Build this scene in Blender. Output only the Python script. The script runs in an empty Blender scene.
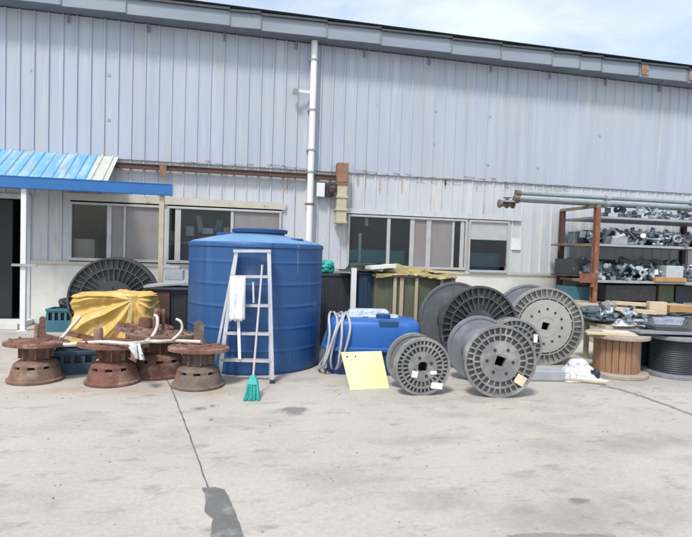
import bpy, bmesh, math, random
import numpy as np
from mathutils import Vector, Matrix, noise
random.seed(7)
R_ = math.radians
scene = bpy.context.scene
COL = scene.collection

# ------------------------------------------------------------------ camera frame
TH, PITCH, ROLL, F, EYE = R_(11.1), R_(1.93), R_(1.8), 520.0, 1.6
CAM = Vector((0, 0, EYE))
fwd = Vector((math.sin(TH)*math.cos(PITCH), math.cos(TH)*math.cos(PITCH), -math.sin(PITCH)))
r0 = Vector((math.cos(TH), -math.sin(TH), 0)); u0 = r0.cross(fwd)
right = math.cos(ROLL)*r0 + math.sin(ROLL)*u0
up = math.cos(ROLL)*u0 - math.sin(ROLL)*r0
def ray(px, py): return fwd + right*((px-346)/F) - up*((py-268.5)/F)
def P(px, py, Z): return CAM + ray(px, py)*Z
def G(px, py, z=0.0):
    d = ray(px, py); return CAM + d*((z-EYE)/d.z)
def W(px, py, Y):
    d = ray(px, py); return CAM + d*(Y/d.y)
def base_at(px, Z):                      # ground point seen in column px at depth Z
    py = 251 + .031*(px-346) + EYE*F/Z
    p = P(px, py, Z); p.z = 0; return p

cam = bpy.data.cameras.new('camera'); camo = bpy.data.objects.new('camera', cam); COL.objects.link(camo)
camo.matrix_world = Matrix(((right.x, up.x, -fwd.x, CAM.x), (right.y, up.y, -fwd.y, CAM.y), (right.z, up.z, -fwd.z, CAM.z), (0, 0, 0, 1)))
cam.sensor_width = 36; cam.lens = 36*F/692; cam.clip_end = 3000
scene.camera = camo

# ------------------------------------------------------------------ materials
def lin(r, g, b): return tuple(((c/255)/12.92 if c/255 <= .04045 else ((c/255+.055)/1.055)**2.4) for c in (r, g, b))
def c4(c): return (c[0], c[1], c[2], 1)
MATS = {}
def mat(name, c1, c2=None, scale=4, rough=.7, metal=0, bump=.15, stretch=(1, 1, 1), spots=None, spec=.4, lo=.3, hi=.7, bscale=None, crease=0):
    """two-tone noise material; spots = [(colour, scale, threshold, softness, stretch)]"""
    m = bpy.data.materials.new(name); m.use_nodes = True; nt = m.node_tree; N = nt.nodes; L = nt.links
    b = N['Principled BSDF']; b.inputs['Roughness'].default_value = rough; b.inputs['Metallic'].default_value = metal
    b.inputs['Specular IOR Level'].default_value = spec
    tc = N.new('ShaderNodeTexCoord'); mp = N.new('ShaderNodeMapping'); mp.inputs['Scale'].default_value = stretch
    oi = N.new('ShaderNodeObjectInfo'); mu = N.new('ShaderNodeMath'); mu.operation = 'MULTIPLY'; mu.inputs[1].default_value = 37
    L.new(oi.outputs['Random'], mu.inputs[0])
    ad = N.new('ShaderNodeVectorMath'); ad.operation = 'ADD'
    L.new(tc.outputs['Object'], ad.inputs[0]); L.new(mu.outputs[0], ad.inputs[1]); L.new(ad.outputs[0], mp.inputs['Vector'])
    nz = N.new('ShaderNodeTexNoise'); nz.inputs['Scale'].default_value = scale; nz.inputs['Detail'].default_value = 8; nz.inputs['Roughness'].default_value = .62
    L.new(mp.outputs[0], nz.inputs['Vector'])
    rp = N.new('ShaderNodeValToRGB'); rp.color_ramp.elements[0].position = lo; rp.color_ramp.elements[1].position = hi
    c2 = c2 or tuple(x*.75 for x in c1)
    rp.color_ramp.elements[0].color = c4(c2); rp.color_ramp.elements[1].color = c4(c1)
    L.new(nz.outputs['Fac'], rp.inputs['Fac']); out = rp.outputs['Color']
    for s in spots or []:
        col, sc, th, soft = s[:4]; st = s[4] if len(s) > 4 else (1, 1, 1)
        mp2 = N.new('ShaderNodeMapping'); mp2.inputs['Scale'].default_value = st; mp2.inputs['Location'].default_value = (sc*1.7, 3.1, sc)
        L.new(ad.outputs[0], mp2.inputs['Vector'])
        n2 = N.new('ShaderNodeTexNoise'); n2.inputs['Scale'].default_value = sc; n2.inputs['Detail'].default_value = 6; n2.inputs['Roughness'].default_value = .6
        L.new(mp2.outputs[0], n2.inputs['Vector'])
        r2 = N.new('ShaderNodeValToRGB'); r2.color_ramp.elements[0].position = th; r2.color_ramp.elements[1].position = min(1, th+soft)
        r2.color_ramp.elements[0].color = (0, 0, 0, 1); r2.color_ramp.elements[1].color = (1, 1, 1, 1)
        L.new(n2.outputs['Fac'], r2.inputs['Fac'])
        mx = N.new('ShaderNodeMix'); mx.data_type = 'RGBA'
        L.new(r2.outputs['Color'], mx.inputs['Factor']); L.new(out, mx.inputs['A']); mx.inputs['B'].default_value = c4(col); out = mx.outputs['Result']
    L.new(out, b.inputs['Base Color'])
    if bump:
        nb = N.new('ShaderNodeTexNoise'); nb.inputs['Scale'].default_value = bscale or scale*6; nb.inputs['Detail'].default_value = 5
        L.new(mp.outputs[0], nb.inputs['Vector'])
        bp = N.new('ShaderNodeBump'); bp.inputs['Strength'].default_value = bump; bp.inputs['Distance'].default_value = .02
        hgt = nb.outputs['Fac']
        if crease:
            hgt = None
            for k, (sc_, wt) in enumerate(((crease, 1.0), (crease*2.3, .45))):
                wn = N.new('ShaderNodeTexNoise'); wn.inputs['Scale'].default_value = sc_*.8; wn.inputs['Detail'].default_value = 3; L.new(tc.outputs['Object'], wn.inputs['Vector'])
                wa = N.new('ShaderNodeVectorMath'); wa.operation = 'MULTIPLY_ADD'; wa.inputs[1].default_value = (.35, .35, .35); L.new(wn.outputs['Color'], wa.inputs[0]); L.new(tc.outputs['Object'], wa.inputs[2])
                vo = N.new('ShaderNodeTexVoronoi'); vo.feature = 'F1'; vo.inputs['Scale'].default_value = sc_; L.new(wa.outputs[0], vo.inputs['Vector'])
                ml = N.new('ShaderNodeMath'); ml.operation = 'MULTIPLY_ADD'; ml.inputs[1].default_value = wt; L.new(vo.outputs['Distance'], ml.inputs[0])
                if hgt is None: ml.inputs[2].default_value = 0
                else: L.new(hgt, ml.inputs[2])
                hgt = ml.outputs[0]
            bp.inputs['Strength'].default_value = .8; bp.inputs['Distance'].default_value = .25/crease
        L.new(hgt, bp.inputs['Height']); L.new(bp.outputs['Normal'], b.inputs['Normal'])
    MATS[name] = m; return m
RUST = (.17, .07, .035)
M_siding = mat('siding_paint', (.43, .475, .56), (.36, .405, .49), 1.5, .55, bump=.03, stretch=(3, 3, .25), spec=.35,
    spots=[((.40, .41, .425), 3.2, .54, .22, (2.2, 2.2, .10)), ((.54, .57, .62), 2.3, .58, .2, (2.5, 2.5, .16)), ((.44, .46, .49), .5, .54, .3, (1, 1, .8)), ((.27, .27, .28), 5.5, .70, .12, (1.6, 1.6, .3)), ((.36, .30, .25), 4, .71, .1, (2.4, 2.4, .12))])
M_siding_low = mat('weathered_siding_paint', (.56, .58, .60), (.44, .48, .54), 2.0, .6, bump=.04, stretch=(3, 3, .3),
    spots=[((.62, .60, .56), 2.6, .56, .2, (2.5, 2.5, .3)), ((.36, .28, .21), 4, .60, .14, (2.5, 2.5, .22)), ((.30, .17, .09), 5, .68, .08, (2.2, 2.2, .4))])
M_plaster = mat('stained_white_plaster', (.66, .66, .62), (.56, .56, .53), 2.2, .85, bump=.08, spots=[((.40, .39, .35), 2.0, .60, .25, (1.5, 1.5, .5)), ((.38, .28, .18), 6, .72, .1, (2, 2, .4))])
M_trim = mat('cream_trim', (.55, .53, .47), (.45, .42, .36), 3, .7, spots=[((.33, .2, .1), 5, .62, .12)])
M_fascia = mat('fascia_metal', (.27, .315, .375), (.22, .26, .315), 1.2, .5, bump=.03, stretch=(.6, 1, 2), spots=[((.16, .18, .2), 3, .66, .15)])
M_roofdark = mat('roof_edge_metal', (.07, .08, .09), (.05, .05, .06), 4, .6)
M_soffit = mat('soffit', (.20, .23, .28), None, 3, .7)
M_rust = mat('rusty_iron', (.215, .105, .075), (.11, .055, .042), 7, .88, bump=.5, spots=[((.33, .22, .18), 4, .52, .16), ((.06, .045, .04), 8, .58, .12), ((.26, .10, .045), 11, .66, .08)])
M_rust2 = mat('dusty_rusty_iron', (.23, .14, .105), (.12, .075, .06), 7, .9, bump=.4, spots=[((.33, .26, .20), 4, .53, .18), ((.09, .06, .05), 9, .66, .1)])
M_rustgrey = mat('greyish_rusty_iron', (.20, .15, .12), (.11, .085, .07), 7, .9, bump=.4, spots=[((.27, .23, .2), 4, .55, .18), ((.22, .10, .06), 6, .6, .1)])
M_redpost = mat('red_oxide_steel', (.27, .105, .065), (.16, .07, .045), 5, .8, spots=[((.34, .24, .17), 5, .54, .14), ((.10, .05, .04), 8, .68, .1)])
M_brown = mat('brown_rusty_beam', (.12, .07, .055), (.07, .045, .04), 3, .8, stretch=(1, 1, 3), spots=[((.20, .10, .06), 5, .62, .12)])
M_duct = mat('rusty_duct', (.30, .17, .11), (.20, .10, .06), 4, .8, spots=[((.42, .34, .25), 4, .55, .15)])
M_ductcream = mat('peeling_cream_paint', (.52, .48, .38), (.42, .36, .26), 5, .75, spots=[((.28, .14, .07), 6, .62, .1)])
M_white = mat('white_paint', (.74, .75, .76), (.64, .65, .66), 4, .45, bump=.03, spots=[((.42, .33, .25), 4, .69, .1, (1, 1, .4))])
M_pvc = mat('white_pvc', (.80, .81, .83), (.70, .71, .74), 2, .4, bump=.02, stretch=(1, 1, .4), spots=[((.45, .38, .3), 3, .67, .12, (1, 1, .5))])
M_alu = mat('window_aluminium', (.50, .50, .50), (.40, .40, .41), 5, .45, metal=.2, bump=.03, spots=[((.34, .28, .22), 5, .7, .1)])
M_frost = mat('frosted_pane', (.25, .24, .245), (.19, .185, .195), 1.6, .28, bump=.01, spec=.5, stretch=(2, 2, .7), spots=[((.23, .17, .145), 1.5, .5, .25, (1, 1, 1))])
M_dark = mat('dark_void', (.025, .028, .032), None, 3, .8)
M_room = mat('room_grey', (.30, .33, .37), (.17, .19, .22), 1.2, .8)
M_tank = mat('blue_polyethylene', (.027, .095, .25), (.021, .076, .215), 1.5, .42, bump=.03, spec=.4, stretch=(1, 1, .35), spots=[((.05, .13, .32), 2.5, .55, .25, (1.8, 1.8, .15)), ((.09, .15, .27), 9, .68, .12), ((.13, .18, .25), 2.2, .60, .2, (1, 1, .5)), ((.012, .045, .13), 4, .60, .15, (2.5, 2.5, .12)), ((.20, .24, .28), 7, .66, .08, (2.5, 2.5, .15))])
M_tanktop = mat('lit_blue_polyethylene', (.17, .31, .50), (.11, .24, .43), 2.5, .45, bump=.02, spots=[((.25, .38, .55), 3, .6, .2)])  # paler blue: the light on the cone top is put into the colour
M_lid = mat('dark_blue_plastic', (.018, .075, .20), None, 3, .4, bump=.02)
M_tub = mat('bright_blue_plastic', (.022, .12, .41), (.018, .095, .33), 2, .42, bump=.03, spots=[((.10, .19, .38), 4, .58, .2), ((.22, .27, .34), 2.5, .62, .2), ((.3, .33, .36), 16, .70, .08)])
M_aluladder = mat('ladder_aluminium', (.62, .63, .65), (.50, .51, .53), 8, .35, metal=.45, bump=.03, spots=[((.35, .34, .33), 7, .68, .1)])
M_teal = mat('teal_plastic', (.02, .36, .32), (.02, .27, .25), 10, .5)
M_pink = mat('faded_pink_handle', (.50, .43, .41), (.40, .34, .32), 6, .5)
M_rag = mat('white_cloth', (.76, .78, .80), (.64, .66, .69), 5, .9, bump=.2)
M_tarp = mat('yellow_tarp', (.62, .43, .135), (.52, .34, .09), 3, .7, bump=.2, bscale=22, spots=[((.70, .56, .27), 4, .52, .2), ((.34, .23, .09), 5, .64, .12)])
M_tarpold = mat('old_ochre_tarp', (.36, .30, .13), (.24, .205, .10), 4, .75, bump=.4, spots=[((.50, .45, .27), 5, .56, .14), ((.16, .10, .04), 7, .62, .1)], crease=8)
M_yboard = mat('pale_yellow_board', (.82, .74, .36), (.74, .65, .30), 3, .55, bump=.03, spots=[((.62, .55, .32), 5, .62, .15), ((.4, .36, .26), 14, .74, .06)])
M_reel = mat('grey_drum_plastic', (.215, .217, .22), (.15, .152, .157), 6, .68, bump=.15, spots=[((.33, .325, .31), 5, .48, .2), ((.08, .08, .08), 9, .68, .1), ((.24, .22, .18), 3, .66, .15)])
M_reel_light = mat('pale_grey_drum_plastic', (.29, .29, .28), (.21, .21, .21), 6, .65, bump=.15, spots=[((.38, .37, .345), 5, .54, .18), ((.13, .13, .12), 8, .66, .1)])
M_reel_mid = mat('slate_drum_plastic', (.13, .138, .155), (.095, .10, .115), 5, .6, bump=.1, spots=[((.19, .2, .215), 4, .56, .18)])
M_reel_dark = mat('dark_grey_drum_plastic', (.075, .08, .088), (.048, .052, .058), 6, .6, bump=.12, spots=[((.14, .145, .155), 6, .58, .15)])
M_reel_blue = mat('bluish_grey_drum_plastic', (.22, .235, .27), (.17, .18, .21), 5, .55, bump=.08, spots=[((.29, .31, .34), 4, .58, .18)])
M_hole = mat('hole_black', (.03, .03, .033), None, 9, .5)  # near black: the shade inside open holes put into the colour
M_sticker = mat('white_sticker', (.78, .78, .75), (.68, .68, .65), 10, .6, bump=0)
M_cream_sticker = mat('cream_sticker', (.74, .68, .52), (.5, .42, .25), 12, .6, bump=0)
M_tealcrate = mat('faded_teal_crate', (.05, .17, .22), (.04, .12, .16), 4, .55)
M_bluecrate = mat('dusty_blue_crate', (.045, .09, .15), (.03, .06, .10), 4, .6, spots=[((.15, .15, .15), 5, .62, .2)])
M_char = mat('charcoal_plastic', (.035, .04, .052), (.025, .03, .038), 4, .5)
M_olive = mat('olive_tarpaulin', (.115, .13, .085), (.075, .09, .06), 3, .75, bump=.2, stretch=(1, 1, .5))
M_green_sheet = mat('dark_green_sheet', (.035, .05, .04), None, 5, .7, bump=.3, crease=7)
M_timber = mat('weathered_timber', (.46, .41, .31), (.33, .28, .20), 5, .85, stretch=(1, 1, .2))
M_wood = mat('pine_boards', (.60, .50, .36), (.48, .37, .24), 4, .8, stretch=(.3, 2, 2), spots=[((.36, .24, .13), 5, .66, .1)])
M_orangewood = mat('orange_wood', (.46, .27, .11), (.34, .18, .07), 4, .7)
M_slat = mat('brown_drum_slats', (.34, .205, .125), (.22, .12, .07), 5, .8, stretch=(3, 3, .3), spots=[((.44, .32, .22), 5, .6, .12, (2, 2, .3)), ((.10, .06, .04), 6, .68, .08, (3, 3, .3))])
M_spoolflange = mat('worn_spool_wood', (.38, .34, .29), (.26, .22, .18), 5, .85)
M_galv = mat('galvanised_steel', (.30, .36, .38), (.22, .27, .30), 5, .4, metal=.35, bump=.05, spots=[((.2, .15, .12), 6, .72, .1)])
M_shelf = mat('shelf_steel', (.36, .38, .40), (.26, .28, .3), 5, .5, spots=[((.25, .15, .1), 5, .66, .1)])
M_shelfbrown = mat('brown_shelf_angle', (.24, .19, .14), None, 5, .7)
M_fit = [mat('steel_fitting_mid', (.26, .31, .36), (.16, .2, .24), 9, .4, metal=.4), mat('steel_fitting_dark', (.07, .085, .10), (.045, .05, .06), 9, .5, metal=.2),
         mat('steel_fitting_pale', (.55, .60, .63), (.4, .45, .48), 9, .4, metal=.3)]
M_paper = mat('white_paper', (.78, .79, .80), None, 3, .8, bump=0)
M_bag = mat('white_plastic_bag', (.66, .68, .71), (.50, .52, .55), 7, .6, bump=.4, crease=5)
M_greybag = mat('grey_sheet', (.36, .38, .42), (.27, .29, .33), 5, .6, bump=.15)
M_bluesheet = mat('bluish_grey_sheet', (.33, .37, .44), (.22, .26, .33), 4, .5, bump=.25, crease=8)
M_scrapbag = mat('teal_grey_sack', (.10, .14, .15), (.06, .09, .10), 6, .6, bump=.3, spots=[((.28, .32, .33), 9, .6, .1)], crease=8)
M_tan = mat('tan_cardboard', (.74, .58, .43), None, 3, .85)
M_rope = mat('dirty_white_hose', (.66, .62, .56), (.5, .44, .38), 12, .7)
M_canopy = mat('blue_canopy_sheet', (.16, .40, .66), (.10, .32, .60), 2, .45, bump=.03, stretch=(2, .5, 1), spots=[((.40, .48, .53), 2.2, .44, .25, (3, .5, 1)), ((.27, .31, .31), 4, .52, .2, (2, .6, 1)), ((.16, .17, .15), 7, .66, .12)])
M_canopy_faded = mat('bleached_canopy_sheet', (.52, .55, .53), (.40, .43, .38), 3, .55, stretch=(2, .5, 1), spots=[((.28, .30, .22), 5, .6, .15)])
M_canopy_blue = mat('blue_canopy_fascia', (.03, .15, .40), (.025, .125, .35), 2, .4, bump=.02, spots=[((.10, .24, .46), 3, .66, .15)])
M_navy = mat('navy_plastic', (.02, .05, .10), None, 4, .5)

def glass_mat():
    m = bpy.data.materials.new('dusty_window_glass'); m.use_nodes = True; nt = m.node_tree; N = nt.nodes; L = nt.links
    N.remove(N['Principled BSDF'])
    tr = N.new('ShaderNodeBsdfTransparent'); tr.inputs['Color'].default_value = (.84, .89, .93, 1)
    gl = N.new('ShaderNodeBsdfGlossy'); gl.inputs['Roughness'].default_value = .05
    df = N.new('ShaderNodeBsdfDiffuse')
    tc = N.new('ShaderNodeTexCoord'); nz = N.new('ShaderNodeTexNoise'); nz.inputs['Scale'].default_value = 2.2; nz.inputs['Detail'].default_value = 7
    L.new(tc.outputs['Object'], nz.inputs['Vector'])
    rp = N.new('ShaderNodeValToRGB'); rp.color_ramp.elements[0].color = (.03, .045, .06, 1); rp.color_ramp.elements[1].color = (.16, .19, .22, 1)
    L.new(nz.outputs['Fac'], rp.inputs['Fac']); L.new(rp.outputs['Color'], df.inputs['Color'])
    fr = N.new('ShaderNodeFresnel'); fr.inputs['IOR'].default_value = 1.42
    m1 = N.new('ShaderNodeMixShader'); m1.inputs['Fac'].default_value = .08
    L.new(tr.outputs[0], m1.inputs[1]); L.new(df.outputs[0], m1.inputs[2])
    m2 = N.new('ShaderNodeMixShader'); L.new(fr.outputs[0], m2.inputs['Fac']); L.new(m1.outputs[0], m2.inputs[1]); L.new(gl.outputs[0], m2.inputs[2])
    L.new(m2.outputs[0], N['Material Output'].inputs['Surface']); return m
M_glass = glass_mat()

STAINS = [(199, 408.5, 9, 2.2, 'oil'), (212, 406, 4, 2, 'oil'), (296, 410.5, 17, 4.5, 'oil'), (282, 412, 24, 2.6, 'dirt'), (268, 403, 26, 1.6, 'dirt'), (211, 420, 2.2, 1.4, 'oil'), (579, 501, 12, 3, 'oil'), (522, 476, 20, 3.5, 'dirt'),
    (560, 491, 14, 2.5, 'dirt'), (525, 510, 26, 6, 'dirt'), (618, 506, 14, 2.4, 'dirt'), (420, 440, 60, 8, 'dirt'), (440, 500, 50, 14, 'dirt'), 
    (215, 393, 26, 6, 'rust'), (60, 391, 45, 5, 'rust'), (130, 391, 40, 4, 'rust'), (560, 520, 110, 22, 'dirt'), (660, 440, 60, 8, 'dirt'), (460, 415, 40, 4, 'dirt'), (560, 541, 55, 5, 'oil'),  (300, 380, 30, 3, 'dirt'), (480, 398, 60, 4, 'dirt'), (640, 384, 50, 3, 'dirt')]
def ground_mat():
    m = bpy.data.materials.new('worn_concrete'); m.use_nodes = True; nt = m.node_tree; N = nt.nodes; L = nt.links
    b = N['Principled BSDF']; b.inputs['Roughness'].default_value = .88; b.inputs['Specular IOR Level'].default_value = .25
    tc = N.new('ShaderNodeTexCoord')
    def nz(scale, detail, st=(1, 1, 1), rough=.6):
        mp = N.new('ShaderNodeMapping'); mp.inputs['Scale'].default_value = st; L.new(tc.outputs['Object'], mp.inputs['Vector'])
        n = N.new('ShaderNodeTexNoise'); n.inputs['Scale'].default_value = scale; n.inputs['Detail'].default_value = detail; n.inputs['Roughness'].default_value = rough
        L.new(mp.outputs[0], n.inputs['Vector']); return n.outputs['Fac']
    def ramp(f, a, b_, ca, cb):
        r = N.new('ShaderNodeValToRGB'); r.color_ramp.elements[0].position = a; r.color_ramp.elements[1].position = b_
        r.color_ramp.elements[0].color = c4(ca); r.color_ramp.elements[1].color = c4(cb); L.new(f, r.inputs['Fac']); return r.outputs['Color']
    def mix(f, a, c, mode='MIX'):
        x = N.new('ShaderNodeMix'); x.data_type = 'RGBA'; x.blend_type = mode
        if isinstance(f, float): x.inputs['Factor'].default_value = f
        else: L.new(f, x.inputs['Factor'])
        L.new(a, x.inputs['A'])
        if isinstance(c, tuple): x.inputs['B'].default_value = c4(c)
        else: L.new(c, x.inputs['B'])
        return x.outputs['Result']
    W1, K = (1, 1, 1), (0, 0, 0)
    base = ramp(nz(.55, 8), .30, .70, (.40, .372, .335), (.49, .455, .405))
    base = mix(ramp(nz(.5, 9, (1, 1.6, 1), .68), .50, .66, K, (.8, .8, .8)), base, (.305, .296, .28))
    base = mix(ramp(nz(2.4, 8, (1, 2.2, 1), .7), .55, .72, K, (.85, .85, .85)), base, (.22, .212, .20))
    base = mix(ramp(nz(1.3, 7), .60, .78, K, (.45, .45, .45)), base, (.44, .38, .30))
    base = mix(ramp(nz(60, 4), .35, .65, (.80, .80, .80), (1.12, 1.12, 1.12)), base, base) if False else base
    fine = ramp(nz(28, 7, (1, 1, 1), .8), .32, .66, (.83, .828, .825), (1.06, 1.06, 1.06))
    base = mix(1.0, base, fine, 'MULTIPLY')
    base = mix(ramp(nz(14, 3), .70, .76, K, (.6, .6, .6)), base, (.2, .195, .185))
    warp = nz(5, 6, rough=.7)
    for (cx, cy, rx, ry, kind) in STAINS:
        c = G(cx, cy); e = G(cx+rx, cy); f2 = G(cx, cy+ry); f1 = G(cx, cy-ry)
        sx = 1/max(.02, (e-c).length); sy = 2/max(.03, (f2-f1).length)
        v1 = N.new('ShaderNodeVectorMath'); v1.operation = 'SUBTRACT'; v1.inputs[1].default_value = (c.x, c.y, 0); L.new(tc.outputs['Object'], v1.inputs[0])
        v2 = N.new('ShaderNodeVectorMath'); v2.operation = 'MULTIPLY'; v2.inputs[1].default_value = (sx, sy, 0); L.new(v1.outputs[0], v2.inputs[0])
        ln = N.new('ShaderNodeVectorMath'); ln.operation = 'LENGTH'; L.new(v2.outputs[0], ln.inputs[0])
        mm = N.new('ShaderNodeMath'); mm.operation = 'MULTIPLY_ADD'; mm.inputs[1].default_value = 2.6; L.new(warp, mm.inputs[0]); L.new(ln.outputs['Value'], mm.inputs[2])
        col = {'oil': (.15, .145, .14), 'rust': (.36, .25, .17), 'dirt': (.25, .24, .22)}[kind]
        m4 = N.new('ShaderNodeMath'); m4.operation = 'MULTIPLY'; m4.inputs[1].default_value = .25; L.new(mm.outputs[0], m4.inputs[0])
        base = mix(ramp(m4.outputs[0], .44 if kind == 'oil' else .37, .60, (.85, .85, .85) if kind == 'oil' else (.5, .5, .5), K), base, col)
    L.new(base, b.inputs['Base Color'])
    bp = N.new('ShaderNodeBump'); bp.inputs['Strength'].default_value = .25; bp.inputs['Distance'].default_value = .01
    L.new(nz(40, 6), bp.inputs['Height']); L.new(bp.outputs[0], b.inputs['Normal']); return m
M_ground = ground_mat()
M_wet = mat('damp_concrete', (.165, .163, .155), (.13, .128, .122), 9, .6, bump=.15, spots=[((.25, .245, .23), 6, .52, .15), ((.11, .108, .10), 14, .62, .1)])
M_joint = mat('joint_filler', (.13, .125, .12), None, 20, .9)
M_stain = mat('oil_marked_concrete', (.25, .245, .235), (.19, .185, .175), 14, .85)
M_rustground = mat('rust_marked_concrete', (.40, .31, .23), (.43, .38, .32), 5, .9)

# ------------------------------------------------------------------ mesh builder (world coordinates)
class MB:
    def __init__(s, M=None): s.bm = bmesh.new(); s.M = M or Matrix()
    def v(s, p): return s.bm.verts.new(s.M @ Vector(p))
    def face(s, vs):
        try: return s.bm.faces.new(vs)
        except ValueError: return None
    def box(s, c, size, rot=None, taper=1.0):
        hx, hy, hz = size[0]/2, size[1]/2, size[2]/2; R = rot or Matrix(); c = Vector(c); vs = []
        for z in (-1, 1):
            k = taper if z > 0 else 1
            for x, y in ((-1, -1), (1, -1), (1, 1), (-1, 1)): vs.append(s.v(c + (R @ Vector((x*hx*k, y*hy*k, z*hz)))))
        for f in ((3, 2, 1, 0), (4, 5, 6, 7), (0, 1, 5, 4), (1, 2, 6, 5), (2, 3, 7, 6), (3, 0, 4, 7)): s.face([vs[i] for i in f])
        return s
    def bb(s, a, b):                      # box from two corners
        a, b = Vector(a), Vector(b); return s.box((a+b)/2, [abs(q) for q in (b-a)])
    def rings(s, rings, close=True, cap0=True, cap1=True):
        vr = [[s.v(p) for p in r] for r in rings]; n = len(vr[0])
        for a, b in zip(vr, vr[1:]):
            for i in range(n if close else n-1):
                j = (i+1) % n; s.face([a[i], a[j], b[j], b[i]])
        if cap0: s.face(list(reversed(vr[0])))
        if cap1: s.face(vr[-1])
        return s
    def lathe(s, prof, c=(0, 0, 0), seg=40, axis='z', cap0=True, cap1=True, wob=0):
        c = Vector(c); rs = []
        for r, h in prof:
            ring = []
            for i in range(seg):
                a = 2*math.pi*i/seg; rr = r
                q = (rr*math.cos(a), rr*math.sin(a), h) if axis == 'z' else (rr*math.cos(a), h, -rr*math.sin(a)) if axis == 'y' else (h, rr*math.cos(a), rr*math.sin(a))
                ring.append(c + Vector(q))
            rs.append(ring)
        return s.rings(rs, True, cap0, cap1)
    def annulus(s, rin, rout, y0, y1, seg=48, square=0):   # axis y; square>0: a square hole of that half side
        def ri(a):
            if not square: return rin
            return square/max(abs(math.cos(a)), abs(math.sin(a)))
        A = [2*math.pi*(i+.5)/seg for i in range(seg)]
        P4 = [[(f(a)*math.cos(a), y, f(a)*math.sin(a)) for a in A] for f, y in ((ri, y0), (lambda a: rout, y0), (lambda a: rout, y1), (ri, y1))]
        vr = [[s.v(p) for p in r] for r in P4]
        for k in range(4):
            a, b = vr[k], vr[(k+1) % 4]
            for i in range(seg):
                j = (i+1) % seg; s.face([a[i], b[i], b[j], a[j]])
        return s
    def tube(s, pts, r, seg=8, r1=None, closed=False):
        pts = [Vector(p) for p in pts]; rs = []; prev = None
        for i, p in enumerate(pts):
            t = (pts[min(i+1, len(pts)-1)] - pts[max(i-1, 0)]).normalized()
            if prev is None: n = t.orthogonal().normalized()
            else: n = (prev - t*prev.dot(t)).normalized()
            prev = n; b = t.cross(n); rr = r if r1 is None else r + (r1-r)*i/(len(pts)-1)
            rs.append([p + n*rr*math.cos(2*math.pi*k/seg) + b*rr*math.sin(2*math.pi*k/seg) for k in range(seg)])
        return s.rings(rs)
    def bar(s, a, b, w, d, up=(0, 0, 1)): # rectangular bar from a to b
        a, b = Vector(a), Vector(b); t = (b-a).normalized(); x = Vector(up).cross(t)
        if x.length < 1e-3: x = Vector((1, 0, 0)).cross(t)
        x.normalize(); y = t.cross(x); rs = []
        for p in (a, b): rs.append([p + x*w/2*i + y*d/2*j for i, j in ((-1, -1), (1, -1), (1, 1), (-1, 1))])
        return s.rings(rs)
    def quadslab(s, q, th):               # thick quad; q = four world points counter-clockwise from the front
        q = [Vector(p) for p in q]; n = (q[1]-q[0]).cross(q[3]-q[0]).normalized()
        return s.rings([[p - n*th for p in q], q])
    def build(s, name, m, parent=None, smooth=None, bevel=0, loc=None):
        bm = s.bm; bmesh.ops.recalc_face_normals(bm, faces=bm.faces)
        me = bpy.data.meshes.new(name); o = bpy.data.objects.new(name, me); COL.objects.link(o)
        if parent is not None:
            org = ROOTW.get(parent.name, Matrix())
            bm.transform(org.inverted()); o.parent = parent; ROOTW[o.name] = org
        else:
            if loc is None:
                xs = [v.co for v in bm.verts]; lo = Vector((min(p.x for p in xs), min(p.y for p in xs), min(p.z for p in xs))); hi = Vector((max(p.x for p in xs), max(p.y for p in xs), max(p.z for p in xs)))
                loc = Vector(((lo.x+hi.x)/2, (lo.y+hi.y)/2, lo.z))
            bm.transform(Matrix.Translation(-Vector(loc))); o.location = loc; ROOTW[o.name] = Matrix.Translation(Vector(loc))
        bm.to_mesh(me); bm.free(); me.materials.append(m)
        if smooth is not None:
            for p in me.polygons: p.use_smooth = True
            me.set_sharp_from_angle(angle=R_(smooth))
        if bevel:
            bv = o.modifiers.new('bevel', 'BEVEL'); bv.width = bevel; bv.segments = 2; bv.limit_method = 'ANGLE'; bv.angle_limit = R_(40)
        return o
ROOTW = {}
def tag(o, label=None, cat=None, group=None, kind=None):
    if label: o['label'] = label
    if cat: o['category'] = cat
    if group: o['group'] = group
    if kind: o['kind'] = kind
    return o
def thing(name, label, cat, loc, group=None, rz=0):
    o = bpy.data.objects.new(name, None); COL.objects.link(o); o.location = loc; o.rotation_euler = (0, 0, rz)
    ROOTW[o.name] = Matrix.Translation(Vector(loc)) @ Matrix.Rotation(rz, 4, 'Z')
    return tag(o, label, cat, group)
def LM(root): return ROOTW[root.name]     # local -> world matrix for MB(M)

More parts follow.
